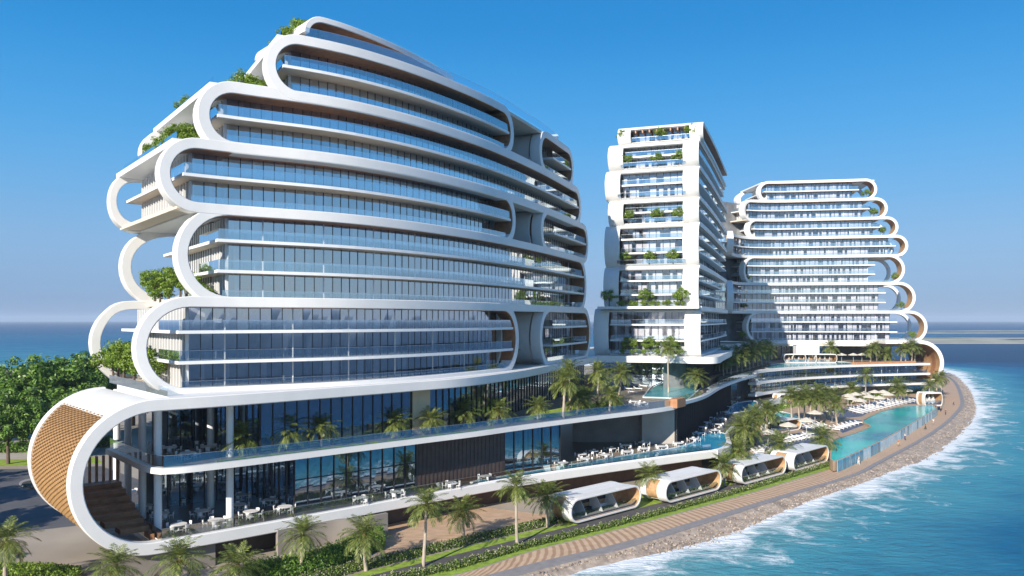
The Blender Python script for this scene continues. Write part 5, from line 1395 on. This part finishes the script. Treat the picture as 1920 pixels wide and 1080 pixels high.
# cabanas: small scroll shaped pavilions along the path
def cabana(loc, head, label, L_=15.2, H_=3.1, Dp=4.5, group='white scroll cabanas along the path'):
    r = empty('cabana', loc, head, label, 'cabana', group)
    f = Frame([(0, 0), (L_ / 2, 0), (L_, 0)], 4)
    pth = stadium(f, .13, L_ - .13, .13, H_, 12, 2)
    rb = band_mesh(pth, .26, 0, 1.6, True, .04).build('ribbon_loop', WHITE, r, smooth=35, fixn=True)
    band_mesh(pth, .26, Dp - .9, Dp, True, .04).build('ribbon_loop', WHITE, r, smooth=35, fixn=True)
    liner_mesh(pth, .135, .1, Dp - .1, True).build('timber_lining', TAN, r, smooth=35, fixn=True)
    rf = MB(); rf.box(H_ / 2, L_ - H_ / 2, 1.55, Dp - .85, H_ - .08, H_ + .10); rf.build('roof', WHITE2, r)
    fl = MB(); fl.box(H_ / 2 - .4, L_ - H_ / 2 + .4, .15, Dp - .2, .27, .36); fl.build('floor', CONC, r)
    for i in range(1, 4):
        x = H_ / 2 + (L_ - H_) * i / 3.6 - .5; p = MB()
        p.box8([(x, 1.0, .36), (x + .12, 1.0, .36), (x + .12, Dp - 1, .36), (x, Dp - 1, .36), (x, 2.6, H_ - .3), (x + .12, 2.6, H_ - .3), (x + .12, Dp - 1, H_ - .3), (x, Dp - 1, H_ - .3)]); p.build('partition', WHITE2, r, fixn=True)
    bk = MB(); bk.box(H_ / 2, L_ - H_ / 2, Dp - 1.1, Dp - .95, .36, H_ - .28); bk.build('rear_wall', TAN, r)
    for i in range(3):
        x = H_ / 2 + .6 + i * (L_ - H_) / 3.4; s = MB(); s.box(x, x + 1.9, 2.9, 3.7, .36, .78); s.box(x, x + 1.9, 3.6, 3.9, .78, 1.15); s.box(x, x + .25, 2.9, 3.7, .78, 1.0); s.build('sofa', CHAIRM if i != 1 else DARKM, r)
        d = MB(); d.box(x + .1, x + 1.8, Dp - 1.25, Dp - 1.12, 1.35, 2.4); d.build('dark_screen', MULL, r)
    g = MB()
    n = 7
    for i in range(n):
        a = H_ / 2 - .6 + (L_ - H_ + 1.2) * i / n; e = H_ / 2 - .6 + (L_ - H_ + 1.2) * (i + 1) / n - .03; g.quad((a, .25, .3), (e, .25, .3), (e, .25, 1.35), (a, .25, 1.35))
    g.build('balustrade', RLM, r); return r
cb = cabana(G(1070, 985, .25), math.radians(44), 'nearest white scroll cabana, at the left end of the row by the path')
for (px, py), hd, lab in (((1248, 946), 44, 'second white scroll cabana from the left, in front of the brown wall'), ((1390, 911), 44, 'third white scroll cabana from the left, before the navy tiles'), ((1488, 886), 46, 'farthest white scroll cabana, touching the infinity pool')):
    dup(cb, G(px, py, .25), math.radians(hd), 1.0, lab)
dup(cb, G(1438, 816, 1.5), math.radians(40), (.95, 1, .85), 'white roofed pool bar pavilion among the palms by the lagoon')
dup(cb, G(1734, 762, 1.5), math.radians(8), (.38, .9, 1.25), 'white cube shaped pavilion at the far corner of the infinity pool')
dup(cb, G(1462, 762, 1.5), math.radians(25), (.35, .7, 1.1), 'small white pavilion behind the palms and the lagoon')
for px, lab, sc in ((1470, 'left white cabana on the roof terrace before the rightmost tower', .5), (1486, 'middle white cabana on the roof terrace, left of the white block', .55), (1528, 'right white cabana on the roof terrace, right of the white block', .5)):
    dup(cb, ((px - 960) / F * 279, 279, 12.06), math.radians(-4), (sc, .8, .95), lab)
wb = MB(); wb.box(101.2, 109.3, 284.5, 288, 12.06, 18.0); wb.box(101.0, 109.5, 284.3, 288.2, 18.0, 18.15)
tag(wb.build('white_kiosk', WHITE2, fixn=True), 'plain white block shaped kiosk on the roof terrace at the foot of the rightmost tower', 'kiosk')

# ------------------------------------------------------------------ people strolling on the promenade
SKIN = mat('skin', (.42, .25, .17), .6); HAIR = mat('dark_hair', (.02, .015, .012), .6)
def skinned(name, verts, edges, radii, m, parent, sub=1):
    me = bpy.data.meshes.new(name); bm = bmesh.new(); lay = bm.verts.layers.skin.verify(); vs = [bm.verts.new(v) for v in verts]
    for a, b2 in edges: bm.edges.new((vs[a], vs[b2]))
    for i, v in enumerate(vs): v[lay].radius = radii[i] if isinstance(radii[i], tuple) else (radii[i],) * 2; v[lay].use_root = (i == 0)
    bm.to_mesh(me); bm.free(); me.materials.append(m)
    o = bpy.data.objects.new(name, me); COL.objects.link(o); o.parent = parent
    sk = o.modifiers.new('skin', 'SKIN'); sk.use_smooth_shade = True
    if sub: s = o.modifiers.new('sub', 'SUBSURF'); s.levels = 1; s.render_levels = 1
    return o
def person(loc, rz, stride, shirt, trousers, label, long_=True):
    r = empty('person', loc, rz, label, 'person', 'people walking on the promenade'); s = stride
    V = [(0, 0, .93), (0, 0, 1.15), (0, .01, 1.40), (0, .02, 1.52), (0, .04, 1.60), (0, .03, 1.72),       # pelvis, waist, chest, neck, head
         (.10, 0, .88), (.10, s * .22 + .03, .50), (.10, s * .30 - .10, .09), (.10, s * .30 + .08, .04),
         (-.10, 0, .88), (-.10, -s * .16 + .05, .50), (-.10, -s * .36 - .02, .09), (-.10, -s * .36 + .14, .04),
         (.19, 0, 1.40), (.24, -s * .16, 1.13), (.23, -s * .18 + .12, .90), (.23, -s * .18 + .17, .80),
         (-.19, 0, 1.40), (-.24, s * .16, 1.13), (-.23, s * .22 + .12, .92), (-.23, s * .22 + .17, .82)]
    E = [(0, 1), (1, 2), (2, 3), (3, 4), (4, 5), (0, 6), (6, 7), (7, 8), (8, 9), (0, 10), (10, 11), (11, 12), (12, 13), (2, 14), (14, 15), (15, 16), (16, 17), (2, 18), (18, 19), (19, 20), (20, 21)]
    Rr = [(.13, .10), (.12, .09), (.14, .10), .055, (.08, .09), (.07, .08), .085, .06, .04, .035, .085, .06, .04, .035, .055, .042, .03, .03, .055, .042, .03, .03]
    skinned('body', V, E, Rr, SKIN, r)
    skinned('shirt', [V[0], V[1], V[2], V[14], ((V[14][0] + V[15][0]) / 2, (V[14][1] + V[15][1]) / 2, 1.26), V[18], ((V[18][0] + V[19][0]) / 2, (V[18][1] + V[19][1]) / 2, 1.26)],
            [(0, 1), (1, 2), (2, 3), (3, 4), (2, 5), (5, 6)], [(.145, .115), (.135, .105), (.155, .115), .07, .062, .07, .062], shirt, r)
    lo = (8, 12) if long_ else (7, 11)
    skinned('trousers' if long_ else 'shorts', [V[0], V[6], V[7]] + ([V[8]] if long_ else []) + [V[10], V[11]] + ([V[12]] if long_ else []),
            [(0, 1), (1, 2), (2, 3), (0, 4), (4, 5), (5, 6)] if long_ else [(0, 1), (1, 2), (0, 3), (3, 4)],
            [(.14, .11), .10, .075, .06, .10, .075, .06] if long_ else [(.14, .11), .10, .08, .10, .08], trousers, r)
    skinned('hair', [(0, .0, 1.66), (0, .01, 1.73)], [(0, 1)], [(.088, .09), (.075, .08)], HAIR, r)
    return r
cl = [mat('cloth_%s' % n, c, .85) for n, c in (('white', (.7, .7, .68)), ('navy', (.03, .05, .12)), ('rust', (.35, .10, .05)), ('black', (.02, .02, .02)), ('sand', (.45, .36, .25)))]
PPL = [(1697, 826, .5, 0, 1, True, 'person in white shirt and navy trousers beside the glass pool front'), (1735, 806, .9, 3, 3, True, 'person all in black striding on the promenade bend'),
       (1750, 797, .6, 0, 4, False, 'person in white shirt and sand shorts on the promenade bend'), (1773, 778, .8, 3, 1, True, 'person in black shirt walking where the promenade turns back'),
       (1764, 772, .5, 4, 3, True, 'person in sand coloured shirt near the far pool corner'), (1788, 760, .7, 2, 1, True, 'person in rust shirt farthest along the promenade'), (1684, 838, .7, 2, 4, False, 'person in rust shirt and sand shorts nearest to the camera'), (1610, 872, .4, 0, 0, True, 'person all in white on the promenade before the pool front')]
for px, py, st, a, b2, lg, lab in PPL:
    person(G(px, py, .01), rg.uniform(0, 6.28), st, cl[a], cl[b2], lab, lg)

# ------------------------------------------------------------------ sea air
hz = MB(); hz.box(-15500, 15500, -15500, 15500, -4.0, 95.0)
HAZE = bpy.data.materials.new('sea_haze'); HAZE.use_nodes = True; t = HAZE.node_tree
t.nodes.remove(t.nodes['Principled BSDF']); pv = t.nodes.new('ShaderNodeVolumePrincipled')
pv.inputs['Color'].default_value = (.68, .82, 1.0, 1); pv.inputs['Density'].default_value = .00010; pv.inputs['Anisotropy'].default_value = 0.0
t.links.new(pv.outputs[0], t.nodes['Material Output'].inputs['Volume'])
hz.build('haze', HAZE, kind='stuff')
